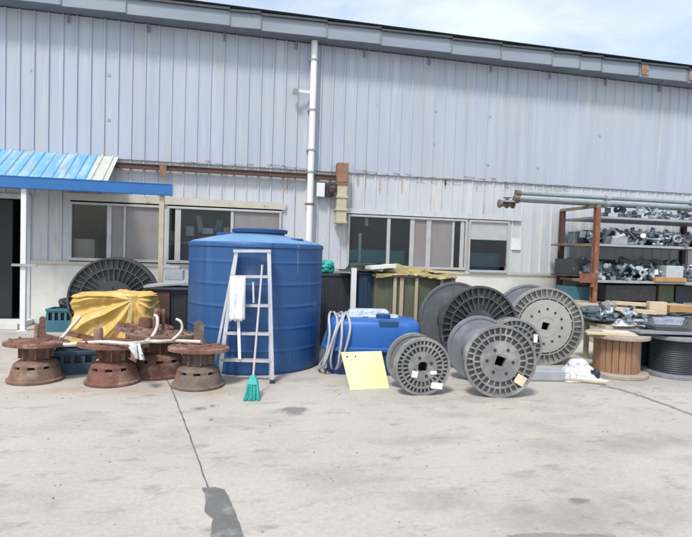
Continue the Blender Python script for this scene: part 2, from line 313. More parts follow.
# ------------------------------------------------------------------ setting: ground and its marks
g = MB(); n = 2
g.rings([[(-400, -300, 0), (400, -300, 0)], [(-400, 700, 0), (400, 700, 0)]], close=False, cap0=False, cap1=False)
tag(g.build('ground', M_ground, loc=(0, 0, 0)), kind='structure')
def patch(name, pts, m, z=.004, jit=.0, sub=1):
    out = []
    for i, p in enumerate(pts):
        q = pts[(i+1) % len(pts)]
        for k in range(sub):
            t = k/sub; out.append(Vector((p[0]+(q[0]-p[0])*t, p[1]+(q[1]-p[1])*t)))
    b = MB(); vs = []
    for p in out:
        w = G(p.x, p.y); w += Vector((random.uniform(-jit, jit), random.uniform(-jit, jit), 0)); w.z = z; vs.append(b.v(w))
    b.face(vs); return tag(b.build(name, m), kind='structure')
def strip(name, pts, w, m, z=.004):
    b = MB(); L_ = []; Rr = []
    fine = []
    for a, c in zip(pts, pts[1:]):
        for k in range(14): fine.append((a[0]+(c[0]-a[0])*k/14, a[1]+(c[1]-a[1])*k/14))
    fine.append(pts[-1]); ws = [G(*p) for p in fine]
    for i, p in enumerate(ws):
        t = (ws[min(i+1, len(ws)-1)]-ws[max(i-1, 0)]).normalized(); nn = Vector((-t.y, t.x, 0)); ww = w*random.uniform(.55, 1.25)
        p.z = z; j = nn*random.uniform(-.3, .3)*w
        L_.append(p+j+nn*ww/2); Rr.append(p+j-nn*ww/2)
    b.rings([L_, Rr], close=False, cap0=False, cap1=False); return tag(b.build(name, m), kind='structure')
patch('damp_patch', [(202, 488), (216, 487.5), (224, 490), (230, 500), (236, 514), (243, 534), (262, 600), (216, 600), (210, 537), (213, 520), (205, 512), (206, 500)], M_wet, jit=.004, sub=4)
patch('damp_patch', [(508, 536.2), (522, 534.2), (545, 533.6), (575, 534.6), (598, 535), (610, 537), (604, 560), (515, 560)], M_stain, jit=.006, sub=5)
strip('slab_joint', [(163, 372), (172, 390), (190, 437), (208, 488)], .011, M_joint)
strip('slab_joint', [(601, 385.5), (625, 391), (655, 401), (700, 418)], .055, M_stain)
# ------------------------------------------------------------------ building
YW = 11.0
X = lambda px, py=230: W(px, py, YW).x
ZW = lambda px, py: W(px, py, YW).z
XL, XR = -16.0, 20.0
xa, xb = X(5, 10), X(692, 90)
def eave(x): return 5.96 + (x-xa)/(xb-xa)*(5.79-5.96)
HEAD, SILL, WAIN, SEAM = 2.39, 1.31, 1.20, 3.29
bld = thing('factory_building', 'long pale blue corrugated metal factory building behind the yard', 'building', ((XL+XR)/2, YW, 0))
PITCHX = .25
def siding(b, x0, x1, z0, z1, y, h=.022):
    pts = [(x0, 0.0)]; k = math.ceil((x0+.06)/PITCHX)
    while k*PITCHX < x1-.06:
        c = k*PITCHX; jig = .004*math.sin(k*12.9)
        pts += [(c-.030, .002), (c-.016, -h-jig), (c+.012, -h-jig), (c+.022, .002), (c+.030, .0)]
        k += 1
    pts.append((x1, 0))
    f1 = z1 if callable(z1) else (lambda x: z1)
    rows = 1
    b.rings([[(x, y+d, z0) for x, d in pts], [(x, y+d, f1(x)) for x, d in pts]], close=False, cap0=False, cap1=False)
b = MB(); siding(b, XL, XR, SEAM-.02, lambda x: eave(x), YW-.035); b.build('upper_siding', M_siding, bld)
# openings: (x0, x1) of the window strips and the door
DOOR = (-8.0, X(31, 260)); DOORTOP = 2.40
WINS = [(X(70, 230), X(163, 230)), (X(167, 230), X(281, 230)), (X(347, 240), X(466, 240)), (X(467.5, 245), X(508, 245))]
b = MB()
edges = [XL, DOOR[0], DOOR[1]] + [e for w in WINS for e in w] + [XR]
siding(b, XL, DOOR[0], WAIN, HEAD+.06, YW)
siding(b, DOOR[1], WINS[0][0], WAIN, HEAD+.06, YW); siding(b, WINS[1][1], WINS[2][0], WAIN, HEAD+.06, YW); siding(b, WINS[3][1], XR, WAIN, HEAD+.06, YW)
siding(b, XL, XR, HEAD+.06, SEAM, YW)
for w0, w1 in ((WINS[0][1], WINS[1][0]), (WINS[2][1], WINS[3][0])): b.bb((w0, YW-.01, WAIN), (w1, YW+.05, HEAD+.06))
b.build('lower_siding', M_siding_low, bld)
b = MB(); b.bb((XL, YW-.02, 0), (DOOR[0], YW+.12, WAIN)); b.build('plaster_base', M_plaster, bld)
b = MB(); b.bb((DOOR[1], YW-.02, 0), (XR, YW+.12, WAIN)); b.build('plaster_base', M_plaster, bld)
b = MB(); b.bb((DOOR[1]+.01, YW-.05, WAIN-.03), (XR, YW-.021, WAIN+.03)); b.build('sill_flashing', M_trim, bld)
b = MB(); b.bb((WINS[0][0]-.1, YW-.06, HEAD+.03), (WINS[1][1]+.08, YW-.031, HEAD+.17)); b.build('lintel_trim', M_trim, bld)
b = MB(); b.bb((WINS[2][0]-.06, YW-.06, HEAD+.02), (X(520, 215), YW-.031, HEAD+.13)); b.build('lintel_trim', M_siding_low, bld)
# dashed overlap screws and drips along the seam
M_flash = mat('rusted_flashing', (.40, .37, .37), (.27, .22, .20), 6, .7, spots=[((.22, .11, .06), 7, .52, .1)])
for px in list(range(190, 305, 10))+list(range(348, 575, 12)):
    b = MB(); x = X(px, 180)+random.uniform(-.05, .05); L_ = random.uniform(.12, .3)
    z_ = SEAM+random.choice((-.012, .0, .02, .045)); hh = random.uniform(.004, .009); b.bb((x-L_/2, YW-.0715, z_-hh), (x+L_/2, YW-.062, z_+hh)); b.build('seam_flashing', M_flash, bld)
M_drip = mat('rust_run', (.46, .41, .36), (.40, .33, .27), 6, .75, spots=[((.32, .20, .13), 9, .56, .14)])
for i_, px in enumerate((178, 196, 222, 247, 283, 352, 378, 396, 437, 441, 470, 508, 541)):
    x = X(px, 190); h_ = random.uniform(.12, .5); w_ = random.uniform(.012, .035); b = MB(); k_ = round(x/PITCHX)*PITCHX+.1
    b.rings([[(k_-w_, YW-.0045, SEAM-.045), (k_+w_, YW-.0045, SEAM-.045)], [(k_-w_*.8, YW-.0045, SEAM-.045-h_*.6), (k_+w_*.7, YW-.0045, SEAM-.045-h_*.6)], [(k_-w_*.15, YW-.0045, SEAM-.045-h_), (k_+w_*.1, YW-.0045, SEAM-.045-h_)]], close=False, cap0=False, cap1=False); b.build('rust_run', M_drip, bld)
# brown channel beam
b = MB(); b.bb((X(104, 166), YW-.15, 3.085), (X(336, 180), YW-.068, 3.17)); b.bb((X(104, 166), YW-.17, 3.17), (X(336, 180), YW-.068, 3.185)); 
b.build('channel_beam', M_brown, bld)
b = MB(); x = X(165, 172); b.bb((x-.075, YW-.2, 2.95), (x+.055, YW-.172, 3.19)); b.build('rusty_bracket', M_duct, bld)
# eaves: soffit, fascia segments with joints, roof lip
OV = .42
joints = [-300, -180, -60, 60, 125, 229, 260, 326, 380, 451, 501, 552, 580, 602, 640, 688, 760, 840, 930]
xs = [XL] + [W(p, 60, YW-OV).x for p in joints if XL < W(p, 60, YW-OV).x < XR] + [XR]
b = MB()
b.rings([[(x, YW-OV+.03, eave(x)+.02) for x in (XL, XR)], [(x, YW+.1, eave(x)+.02) for x in (XL, XR)]], close=False, cap0=False, cap1=False); b.build('soffit', M_soffit, bld)
b = MB()
for x0, x1 in zip(xs, xs[1:]):
    d = random.uniform(-.005, .005); sag = .022
    q = [(x0+.004, eave(x0)-sag+.02), (x1-.004, eave(x1)+.02), (x1-.004, eave(x1)+.30), (x0+.004, eave(x0)-sag+.30)]
    b.rings([[(x, YW-OV+d, z) for x, z in q], [(x, YW-OV+.035+d, z) for x, z in q]])
b.build('fascia', M_fascia, bld)
b = MB()
for x0, x1 in zip(xs, xs[1:]):
    q = [(x0+.002, eave(x0)-.03+.303), (x1-.002, eave(x1)+.303), (x1-.002, eave(x1)+.345), (x0+.002, eave(x0)-.03+.345)]
    b.rings([[(x, YW-OV-.05, z) for x, z in q], [(x, YW-OV+.3, z+.03) for x, z in q]])
b.build('roof_lip', M_roofdark, bld)
b = MB()
for x in xs[1:-1]: b.bb((x-.011, YW-OV-.02, eave(x)+.01), (x+.011, YW-OV-.013, eave(x)+.28))
b.build('fascia_joint', mat('joint_strip', (.235, .24, .25), (.17, .175, .19), 5, .7), bld)
for px, w in ((644, 7.5), (691, 6)):
    x = W(px, 80, YW-OV).x; d = w*13.3/520/2
    b = MB(); b.bb((x-d, YW-OV-.028, eave(x)+.05), (x+d, YW-OV-.0215, eave(x)+.30)); b.build('rust_patch_plate', mat('orange_rust', (.32, .17, .085), (.24, .12, .06), 6, .85, spots=[((.27, .28, .31), 5, .52, .1)]), bld)
# gutter brackets under the soffit edge
for i in range(24):
    b = MB(); x = XL+1+i*1.45; b.bb((x-.02, YW-.075, eave(x)-.16), (x+.02, YW-.066, eave(x)+.01)); b.build('gutter_bracket', M_soffit, bld)
b = MB(); b.rings([[(x, YW-OV-.03, eave(x)+.40) for x in (XL-.2, XR+.2)], [(x, YW+9, eave(x)+1.9) for x in (XL-.2, XR+.2)]], close=False, cap0=False, cap1=False)
b.rings([[(x, YW+9, eave(x)+1.9) for x in (XL-.2, XR+.2)], [(x, YW+18, eave(x)+.4) for x in (XL-.2, XR+.2)]], close=False, cap0=False, cap1=False); b.build('roof', M_fascia, bld)
for xw in (XL, XR-.1):
    b = MB(); e = eave(xw); b.rings([[(xw+d, YW+.05, 0), (xw+d, YW+17.5, 0), (xw+d, YW+17.5, e+.35), (xw+d, YW+9, e+1.8), (xw+d, YW+.05, e+.35)] for d in (0, .1)]); b.build('side_wall', M_siding, bld)
b = MB(); b.bb((XL, YW+17.4, 0), (XR, YW+17.5, 5.9)); b.build('rear_wall', M_siding, bld)
# dark room behind the openings
b = MB(); x0, x1, y0, y1, z0, z1 = XL+.2, XR-.2, YW+.13, YW+5.5, .02, 3.2
b.bb((x0, y1, z0), (x1, y1+.1, z1)); b.bb((x0, y0, z1), (x1, y1, z1+.1)); b.bb((x0, y0-.2, .006), (x1, y1, z0)); 
b.build('room_shell', M_room, bld)
for pa_ in (61, 300): b = MB(); b.bb((X(pa_, 240), YW+.15, .02), (X(pa_+4, 240), YW+5, 3.19)); b.build('partition_wall', M_room, bld)
# windows: frame > mullions, panes
def window(w0, w1, z0, z1, bars, panes):
    f = MB(); y0, y1 = YW-.055, YW+.06; t = .045
    f.bb((w0, y0, z0), (w0+t, y1, z1)); f.bb((w1-t, y0, z0), (w1, y1, z1)); f.bb((w0+t, y0, z1-t), (w1-t, y1, z1)); f.bb((w0+t, y0-.03, z0), (w1-t, y1, z0+.055))
    fr = f.build('window', M_alu, bld, bevel=.004)
    for c, wd in bars:
        f = MB(); f.bb((c-wd/2, YW-.035, z0+.056), (c+wd/2, YW+.03, z1-t-.001)); f.build('mullion', M_alu, fr, bevel=.004)
    for a, c, m, za, zb in panes:
        f = MB(); f.bb((a, YW-.008, za), (c, YW+.004, zb)); f.build('pane', m, fr)
    return fr
T = .045
def wp(px): return X(px, 230)
w0, w1 = WINS[0]
window(w0, w1, SILL-.06, HEAD, [(wp(109.5), .085), (wp(125), .04)], [(w0+T, wp(109.5)-.04, M_glass, SILL, HEAD-T), (wp(109.5)+.04, wp(125)-.02, M_frost, SILL, HEAD-T), (wp(125)+.02, w1-T, M_frost, SILL, HEAD-T)])
w0, w1 = WINS[1]
window(w0, w1, SILL-.06, HEAD, [(wp(178), .11), (wp(232), .06)], [(w0+T, wp(178)-.055, M_glass, SILL, HEAD-T), (wp(178)+.055, wp(232)-.03, M_glass, SILL, HEAD-T), (wp(232)+.03, w1-T, M_frost, SILL, HEAD-T)])
w0, w1 = WINS[2]; wq = lambda px: X(px, 240)
window(w0, w1, SILL-.06, HEAD, [(wq(388), .075), (wq(411.5), .10), (wq(428), .11), (wq(452.5), .05), (wq(461.5), .09)],
    [(w0+T, wq(388)-.035, M_glass, SILL, HEAD-T), (wq(388)+.035, wq(411.5)-.05, M_glass, SILL, HEAD-T), (wq(411.5)+.05, wq(428)-.055, M_frost, SILL, HEAD-T), (wq(428)+.055, wq(452.5)-.025, M_frost, SILL, HEAD-T), (wq(452.5)+.025, wq(461.5)-.045, M_glass, SILL, HEAD-T)])
w0, w1 = WINS[3]; zt = ZW(487, 239)
fr = window(w0, w1, SILL-.10, HEAD, [], [(w0+T, w1-T, M_glass, SILL+.03, zt-.02)])
b = MB(); b.bb((w0+T, YW-.02, zt-.02), (w1-T, YW+.03, HEAD-T)); b.build('shutter_box', M_alu, fr)
# doorway
b = MB(); b.bb((DOOR[1]-.055, YW-.04, 0), (DOOR[1], YW+.1, DOORTOP)); b.bb((DOOR[0], YW-.04, DOORTOP), (DOOR[1], YW+.1, DOORTOP+.09)); b.build('door_frame', M_siding_low, bld)
b = MB(); b.bb((DOOR[0]+.1, YW+.14, .03), (X(9, 260), YW+.19, DOORTOP-.02)); b.build('door', mat('near_black_door', (.022, .028, .034), None, 3, .5), bld)
b = MB(); b.bb((DOOR[0]-.1, YW-.75, .006), (X(34, 300), YW-.03, .10)); tag(b.build('door_step', M_plaster), kind='structure')
# downpipe
dp = MB(); xt = W(314.6, 45, YW-.17); 
top = Vector((xt.x, YW-.17, eave(xt.x)+.01)); bot = Vector((W(308.7, 240, YW-.17).x, YW-.17, .0))
dp.tube([top, top*.7+bot*.3, top*.35+bot*.65, bot], .068, 14)
pipe = dp.build('downpipe', M_pvc, bld, smooth=40)
for py in (60, 110, 150, 172, 204):
    t = (py-45)/(240-45); c = W(314.6-6*t, py, YW-.17)
    b = MB(); b.lathe([(.078, -.02), (.082, 0), (.078, .02)], (c.x, YW-.17, c.z), 14); b.bb((c.x-.10, YW-.17, c.z-.015), (c.x+.10, YW-.07, c.z+.015)); b.build('pipe_clamp', M_shelf if py != 204 else M_duct, pipe, smooth=30)
# wall-mounted things
lampP = W(305, 92, YW-.15)
lt = thing('wall_lamp', 'small grey lamp on a short bracket beside the top of the white downpipe', 'lamp', lampP)
b = MB(); b.bar(lampP+Vector((.16, 0, 0)), lampP+Vector((-.15, -.05, 0)), .03, .06); b.build('bracket', M_white, lt)
b = MB(); b.box(lampP+Vector((-.2, -.07, -.02)), (.14, .1, .13), Matrix.Rotation(.4, 3, 'X'), .7); b.build('lamp_head', M_shelf, lt, bevel=.01)
dc = W(341.5, 192, YW-.2)
du = thing('exhaust_duct', 'rusty square exhaust duct with a peeling cream lower half on the wall', 'duct', (dc.x, YW-.2, 2.15))
zt_, zm, zb_ = ZW(341, 163)-.04, ZW(341, 184), 2.17
b = MB(); b.bb((dc.x-.115, YW-.30, zm), (dc.x+.115, YW-.07, zt_)); b.build('upper_duct', M_duct, du, bevel=.01)
b = MB(); b.bb((dc.x-.105, YW-.29, zb_), (dc.x+.105, YW-.06, zm-.001)); low = b.build('lower_duct', M_ductcream, du, bevel=.01)
for k in (0, .33, .66, 1):
    b = MB(); z = zb_+.03+(zm-zb_-.06)*k; b.bb((dc.x-.125, YW-.31, z-.02), (dc.x+.125, YW-.05, z+.02)); b.build('flange_band', M_ductcream if k < 1 else M_duct, low)
b = MB(); b.lathe([(.05, -.06), (.075, -.02), (.08, .05), (.04, .09)], W(333, 190, YW-.26), 12); tag(b.build('conduit_elbow', M_brown, du, smooth=40))
b = MB(); c = W(320.5, 190, YW-.12); b.box(c, (.17, .10, .29)); tag(b.build('junction_box', M_white, bevel=.01), 'white electrical junction box on the wall right of the downpipe', 'electrical box')
b = MB(); c = W(329.5, 190, YW-.12); b.box(c, (.15, .10, .28)); tag(b.build('junction_box', M_char, bevel=.01), 'dark grey electrical box between the white box and the rusty duct', 'electrical box')
b = MB(); c = W(516, 244, YW-.034); b.box(c, (.25, .006, .27)); tag(b.build('paper_notice', M_paper), 'blank white paper notice stuck on the grey wall right of the windows', 'notice')
# dents / screw heads on the upper siding
b = MB()
for px, py in ((32, 70), (109, 75), (109, 120), (378, 105), (436, 111), (434, 144), (490, 116), (488, 165), (538, 168), (600, 136)):
    c = W(px, py, YW-.038); b.box(c, (.05, .008, .05))
b.build('patch_screw', M_shelf, bld)
# inside the rooms, seen through the glass
b = MB(); c = W(86, 247, YW+.32); b.bb((c.x-.23, YW+.135, SILL-.1), (c.x+.21, YW+.4, c.z+.16)); tag(b.build('cardboard_box', M_tan, bevel=.006), 'tan cardboard box inside the factory window next to the doorway', 'box')
b = MB(); b.bb((X(350, 255), YW+.2, .02), (X(408, 255), YW+1.0, ZW(380, 250))); tag(b.build('teal_workbench', M_teal, bevel=.02), 'teal workbench inside the window above the olive cabinet', 'workbench')
b = MB(); b.bb((X(472, 255), YW+.25, .02), (X(506, 255), YW+1.0, ZW(490, 253))); tag(b.build('teal_cabinet', M_tealcrate, bevel=.02), 'teal cabinet inside the window with the half shutter', 'cabinet')
b = MB(); a = W(360, 233, YW+.16); b.bb((a.x-.03, YW+.13, .02), (a.x+.03, YW+.19, a.z)); tag(b.build('inner_post', M_white), 'pale post inside the window above the dark green sheet', 'post')
b = MB(); a = W(366.5, 222, YW+.16); b.bb((a.x-.035, YW+.14, a.z-.08), (a.x+.035, YW+.18, HEAD)); tag(b.build('hanging_tag', M_paper), 'small white card hanging inside the top of the right hand window', 'card')
for k_, (px, py, w_, h_, m_, lab) in enumerate(((190, 231, .16, .20, M_bag, 'white packet on the ledge inside the window behind the blue tank'), (200, 224, .10, .34, M_shelf, 'grey metal strip standing inside the window behind the blue tank'), (208, 231, .22, .12, M_paper, 'low white carton inside the window behind the blue tank'), (219, 226, .13, .26, M_tealcrate, 'teal box inside the window behind the blue tank'), (227, 231, .12, .16, M_tan, 'small tan carton inside the window behind the blue tank'), (172, 238, .12, .3, M_tan, 'tall tan carton inside the narrow pane beside the yellowed awning post'))):
    a = W(px, py, YW+.25); b = MB(); b.box(a, (w_, .12, h_), Matrix.Rotation(random.uniform(-.25, .25), 3, 'Y')); tag(b.build('carton', m_, bevel=.004), lab, 'carton')
b = MB(); a = W(205, 239, YW+.25); b.bb((X(168, 238), YW+.135, a.z-.12), (X(232, 238), YW+.45, a.z-.06)); tag(b.build('inner_shelf', M_room), 'shelf board inside the window behind the blue tank', 'shelf')

# ------------------------------------------------------------------ awning over the door
YF, YB = YW-.9, YW-.05
x_end = W(172.5, 190, YF).x; x_sh = W(88, 180, YF).x; x0a = -9.0
zf = W(60, 181, YF).z; zbk = W(40, 152, YW-.06).z
zf = W(90, 182, YF).z
aw = thing('awning', 'blue corrugated metal awning with a bleached end over the doorway', 'awning', ((x0a+x_end)/2, YF, 0))
def corr(b, xa_, xb_, pitch=.19):
    pts = []; x = xa_
    while x < xb_:
        pts += [(x, 0), (x+.045, .0), (x+.062, .028), (x+.088, .028), (x+.105, 0)]; x += pitch
    pts = [p for p in pts if p[0] <= xb_] + [(xb_, 0)]
    b.rings([[(x, YF+.02, zf+.02+d) for x, d in pts], [(x, YB, zbk+d) for x, d in pts]], close=False, cap0=False, cap1=False)
b = MB(); corr(b, x0a, x_sh-.05); b.build('roof_sheet', M_canopy, aw)
b = MB(); corr(b, x_sh-.05, W(107, 182, YF).x); b.build('bleached_roof_sheet', M_canopy_faded, aw)
b = MB(); b.bb((W(103, 170, YW-.5).x, YF+.03, zf+.0), (W(103, 170, YW-.5).x+.02, YB, zf+.03)); b.build('end_angle', M_shelf, aw)
zfb = W(90, 191.5, YF).z
b = MB(); b.bb((x0a, YF-.05, zfb), (x_end, YF+.0, zf+.02)); b.bb((x0a, YF, zfb), (x_end, YF+.10, zfb+.012)); b.bb((x0a, YF-.058, zf+.02), (x_end, YF+.012, zf+.035)); b.build('front_beam', M_canopy_blue, aw)
for px, py0 in ((24.5, 193), (162, 200)):
    p = W(px, py0, YF+.05); b = MB(); b.bb((p.x-.042, YF+.01, 0), (p.x+.042, YF+.09, zfb-.002)); b.bb((p.x-.08, YF-.03, 0), (p.x+.08, YF+.13, .012)); b.build('post', M_white if px < 100 else M_ductcream, aw)
for x in (-8, -6.5, W(60, 190, YF).x): b = MB(); b.bar((x, YF+.1, zfb+.05), (x, YB-.02, zbk-.1), .05, .05); b.build('rafter', M_shelf, aw)
c = W(24, 265, YF-.02)
b = MB(); b.bb((W(12, 265, YF).x, YF-.03, c.z-.025), (W(37, 266, YF).x, YF+.005, c.z+.02)); tag(b.build('cross_bar', M_shelf), 'short grey bar fixed across the white awning post', 'bar')

# ------------------------------------------------------------------ cable drums
def flange(b, Rr, y0, sgn, nout=32, nin=22, hole=.055, hubr=.5):
    """outer (ribbed) face at y0, looking along -sgn*y"""
    Y = lambda d: y0+sgn*d
    b.annulus(0, Rr-.002, Y(.052), Y(.064), 56, hole)
    b.annulus(Rr-.03, Rr, Y(0), Y(.074), 56)
    b.annulus(Rr*.735-.010, Rr*.735+.010, Y(.006), Y(.0525), 48)
    for nn, ra, rb, w in ((nout, Rr*.735+.008, Rr-.033, .016), (nin, Rr*hubr, Rr*.735-.008, .016)):
        for i in range(nn):
            a = 2*math.pi*(i+.3)/nn; c = Vector((math.cos(a)*(ra+rb)/2, Y(.030), math.sin(a)*(ra+rb)/2))
            b.box(c, (rb-ra, .045, w), Matrix.Rotation(-a, 3, 'Y'))
def reel(px, Z, Rr, w, rd, label, m=M_reel, mh=None, md=None, rz=R_(6), holes=6, hubr=.5, stickers=(), spin=0, mback=None, nout=32, nin=22):
    p = base_at(px, Z); r = thing('cable_drum', label, 'cable drum', p, 'plastic cable drums', rz)
    M0 = LM(r) @ Matrix.Translation((0, 0, Rr)) @ Matrix.Rotation(spin, 4, 'Y')
    for y0, s in ((0, 1), (w, -1)):
        b = MB(M0); flange(b, Rr, y0, s, nout, nin, hubr=hubr); f = b.build('flange', m if s > 0 else (mback or m), r)
        b = MB(M0); b.annulus(0, Rr*hubr, y0+s*.004, y0+s*.0517, 48, .055); b.annulus(Rr*hubr*.36, Rr*hubr*.42, y0, y0+s*.0045, 32); b.build('hub_plate', mh or m, f)
        for i in range(holes if s > 0 else 0):
            b = MB(M0); a = 2*math.pi*(i+.25)/holes; q = .66 if i % 2 else .62
            b.lathe([(.017, y0-s*.004), (.017, y0+s*.006)], (math.cos(a)*Rr*hubr*q, 0, math.sin(a)*Rr*hubr*q), 8, 'y'); b.build('bolt_or_hole', M_hole, f)  # black studs drawn in place of dark holes in the hub plate
    b = MB(M0); b.lathe([(rd, .065), (rd, w-.065)], (0, 0, 0), 40, 'y', False, False); b.lathe([(rd-.02, .065), (rd-.02, w-.065)], (0, 0, 0), 40, 'y', False, False)
    b.build('core', md or m, r, smooth=40)
    M1 = LM(r) @ Matrix.Translation((0, 0, Rr))
    for dx, dz, sw, sh, an, ms in stickers:
        b = MB(M1); b.box((dx, -.003, dz), (sw, .004, sh), Matrix.Rotation(an, 3, 'Y')); b.build('sticker', ms, r)
    return r
reel(422, 5.85, .325, .40, .18, 'smallest grey cable drum beside the yellow board, three white stickers on its face', holes=4, hubr=.52, rz=-R_(1), nout=38, nin=26,
     stickers=[(-.095, -.08, .07, .075, .2, M_sticker), (.125, -.065, .075, .04, 0, M_sticker), (.17, -.215, .135, .07, .12, M_sticker)])
reel(499, 5.86, .412, .86, .25, 'mid grey cable drum standing at the front with a cream label low on its face', holes=6, hubr=.56, rz=-R_(9), nout=34, nin=24, mback=M_reel_blue, md=M_reel_blue,
     stickers=[(.235, -.205, .12, .11, .5, M_cream_sticker)], spin=.3)
reel(513.5, 7.03, .38, .20, .2, 'dark cable drum half hidden behind the front drum with the cream label', m=M_reel, stickers=[(.28, .12, .05, .11, 0, M_sticker)], spin=.1, rz=-R_(9))
reel(478, 7.32, .585, .90, .30, 'large dark grey cable drum at the back with bluish rear flange', m=M_reel_dark, mback=M_reel_mid, hubr=.42, holes=6, spin=.5, rz=R_(1), nout=36, nin=30)
reel(544, 7.72, .578, .72, .32, 'pale grey cable drum with large holed hub plate beside the wooden spool', m=M_reel_light, mh=mat('pale_hub', (.40, .40, .38), (.32, .32, .30), 6, .6), holes=12, hubr=.68, spin=.2, mback=M_reel_blue, rz=-R_(9), nout=40, nin=20)
reel(113, 8.45, .69, .5, .3, 'dark cable drum by the wall behind the yellow tarp bundle', m=M_reel_dark, hubr=.45, spin=.7, nout=44, nin=34)

# ------------------------------------------------------------------ rusty cast hubs
def hub(px, Z, s, label, m, mplate, lugs, rz=0, rp=.36):
    p = base_at(px, Z); h = thing('cast_iron_hub', label, 'iron hub', p, 'rusty wheel hubs on the yard', rz); M0 = LM(h) @ Matrix.Diagonal((s, s, s, 1))
    b = MB(M0); seg = 40
    b.lathe([(.29, 0), (.30, .01), (.30, .028), (.275, .042), (.245, .150), (.238, .155)], (0, 0, 0), seg)
    b.lathe([(.230, .188), (.222, .205), (.175, .235), (.115, .258)], (0, 0, 0), seg)
    for i in range(9):
        a = 2*math.pi*i/9; b.box((math.cos(a)*.216, math.sin(a)*.216, .1715), (.035, .085, .040), Matrix.Rotation(a, 3, 'Z'))
    b.lathe([(.16, .15), (.16, .195)], (0, 0, 0), 20)
    b.build('drum_base', m, h, smooth=35)
    b = MB(M0); b.lathe([(.15, .255), (.125, .275), (.115, .33), (.125, .375), (.17, .397)], (0, 0, 0), 32)
    for i in range(8):
        a = 2*math.pi*i/8; b.box((math.cos(a)*.14, math.sin(a)*.14, .325), (.08, .016, .13), Matrix.Rotation(a, 3, 'Z'))
    b.build('neck', m, h, smooth=35)
    MP = M0 @ Matrix.Rotation(-rz-R_(11), 4, 'Z') @ Matrix.Diagonal((1, .70, 1, 1)); b = MB(MP); b.lathe([(rp-.02, .402), (rp, .406), (rp+.003, .425), (rp, .446), (rp-.012, .45), (.14, .452), (.13, .470), (.10, .474)], (0, 0, 0), 48); pl = b.build('flange_plate', mplate, h, smooth=35)
    for i in range(10):
        a = 2*math.pi*(i+.2)/10; b = MB(MP); b.lathe([(.017, .449), (.017, .470), (.012, .475)], (math.cos(a)*(rp-.07), math.sin(a)*(rp-.07), 0), 6); b.build('bolt_or_hole', m, pl)
    for lx, ly, lh, lr, kind in lugs:
        b = MB(M0)
        if kind == 'pin': b.lathe([(lr, .44), (lr, .455+lh*.8), (lr*.85, .455+lh)], (lx, ly, 0), 14)
        elif kind == 'plate':
            b.box((lx, ly, .455+lh/2), (lr*2, .035, lh)); b.lathe([(lr, -.018), (lr, .018)], (lx, ly, .455+lh), 16, 'y')
        else:
            b.tube([(lx-.02, ly, .44), (lx-.02, ly, .455+lh*.6), (lx, ly, .455+lh*.95), (lx+.05, ly, .455+lh), (lx+.085, ly, .455+lh*.7)], lr, 10)
        b.build('lug', m, h, smooth=35)
    return h
hub(36, 6.02, 1.0, 'dusty rusty iron hub with two upright lugs at the row end by the doorway', M_rust2, M_rust, [(.06, .02, .24, .035, 'plate'), (.0, .12, .17, .03, 'pin')], .3)
hub(113, 6.04, 1.03, 'reddish rusty iron hub below the yellow tarp bundle', M_rust, M_rust, [(-.12, .1, .16, .05, 'pin')], .9, .39)
hub(160, 6.47, 1.14, 'rusty iron hub with a bent hook and a flat lug, behind its neighbours', M_rust, M_rust2, [(.10, -.02, .20, .045, 'plate'), (-.05, .05, .24, .03, 'hook')], 1.7, .37)
hub(198, 6.0, 1.0, 'rusty iron hub with a greyish base standing beside the ladder foot', M_rustgrey, M_rust, [(.0, .03, .23, .055, 'plate')], .2, .35)
for (pa, pb, w_, lab) in (((66, 334, 6.75), (92, 340, 6.5), .05, 'rusty flat bar leaning between the dusty hub and the tarp'), ((118, 326, 6.95), (150, 334, 6.6), .07, 'rusty channel offcut resting against the yellow tarp'), ((44, 338, 6.55), (58, 341, 6.35), .06, 'short rusty bar lying behind the dusty hub')):
    b = MB(); b.bar(P(*pa), P(*pb), w_, .018); b.bar(P(*pa)+Vector((0, .02, .02)), P(*pb)+Vector((0, .02, .02)), .018, w_); tag(b.build('steel_offcut', M_rust), lab, 'metal bar')
hub(144, 7.0, 1.12, 'rearmost rusty iron hub beside the yellow tarp bundle', M_rust, M_rust, [(-.14, .06, .12, .08, 'pin')], 2.2, .34)
# white hose strung over the hubs
pts = [(80, 317, 6.7), (76, 322, 6.6), (68, 331, 6.4), (60, 341, 6.15), (64, 344.5, 5.95), (85, 343, 5.95), (105, 342, 5.8), (130, 343.5, 5.75), (150, 341.5, 6.0), (160, 341.5, 6.0), (175, 341, 6.15), (190, 341.5, 6.0), (201, 342, 5.95)]
def smoothpath(ps, k=6):
    ps = [P(*p) if not isinstance(p, Vector) else p for p in ps]; out = []
    for i in range(len(ps)-1):
        a, b_, c, d = ps[max(i-1, 0)], ps[i], ps[i+1], ps[min(i+2, len(ps)-1)]
        for j in range(k):
            t = j/k; out.append(.5*((2*b_)+(-a+c)*t+(2*a-5*b_+4*c-d)*t*t+(-a+3*b_-3*c+d)*t**3))
    return out+[ps[-1]]
b = MB(); b.tube(smoothpath(pts), .021, 8); tag(b.build('hose', M_rope, smooth=60), 'long dirty white hose lying across the rusty hubs', 'hose')
b = MB(); b.tube(smoothpath([(154, 315.5, 6.3), (157, 317, 6.3), (157.5, 325, 6.28), (155, 332, 6.25), (151, 338, 6.2), (146, 341, 6.1)]), .021, 8); tag(b.build('hose', M_rope, smooth=60), 'short white hose end sticking up between two rusty hubs', 'hose')
b = MB(); b.tube(smoothpath([(176, 319, 6.2), (181, 322, 6.2), (182, 329, 6.2), (178, 335, 6.15), (172, 340, 6.1)]), .016, 8); tag(b.build('hose', M_rope, smooth=60), 'white hose curl looped round the flat lug of a hub', 'hose')
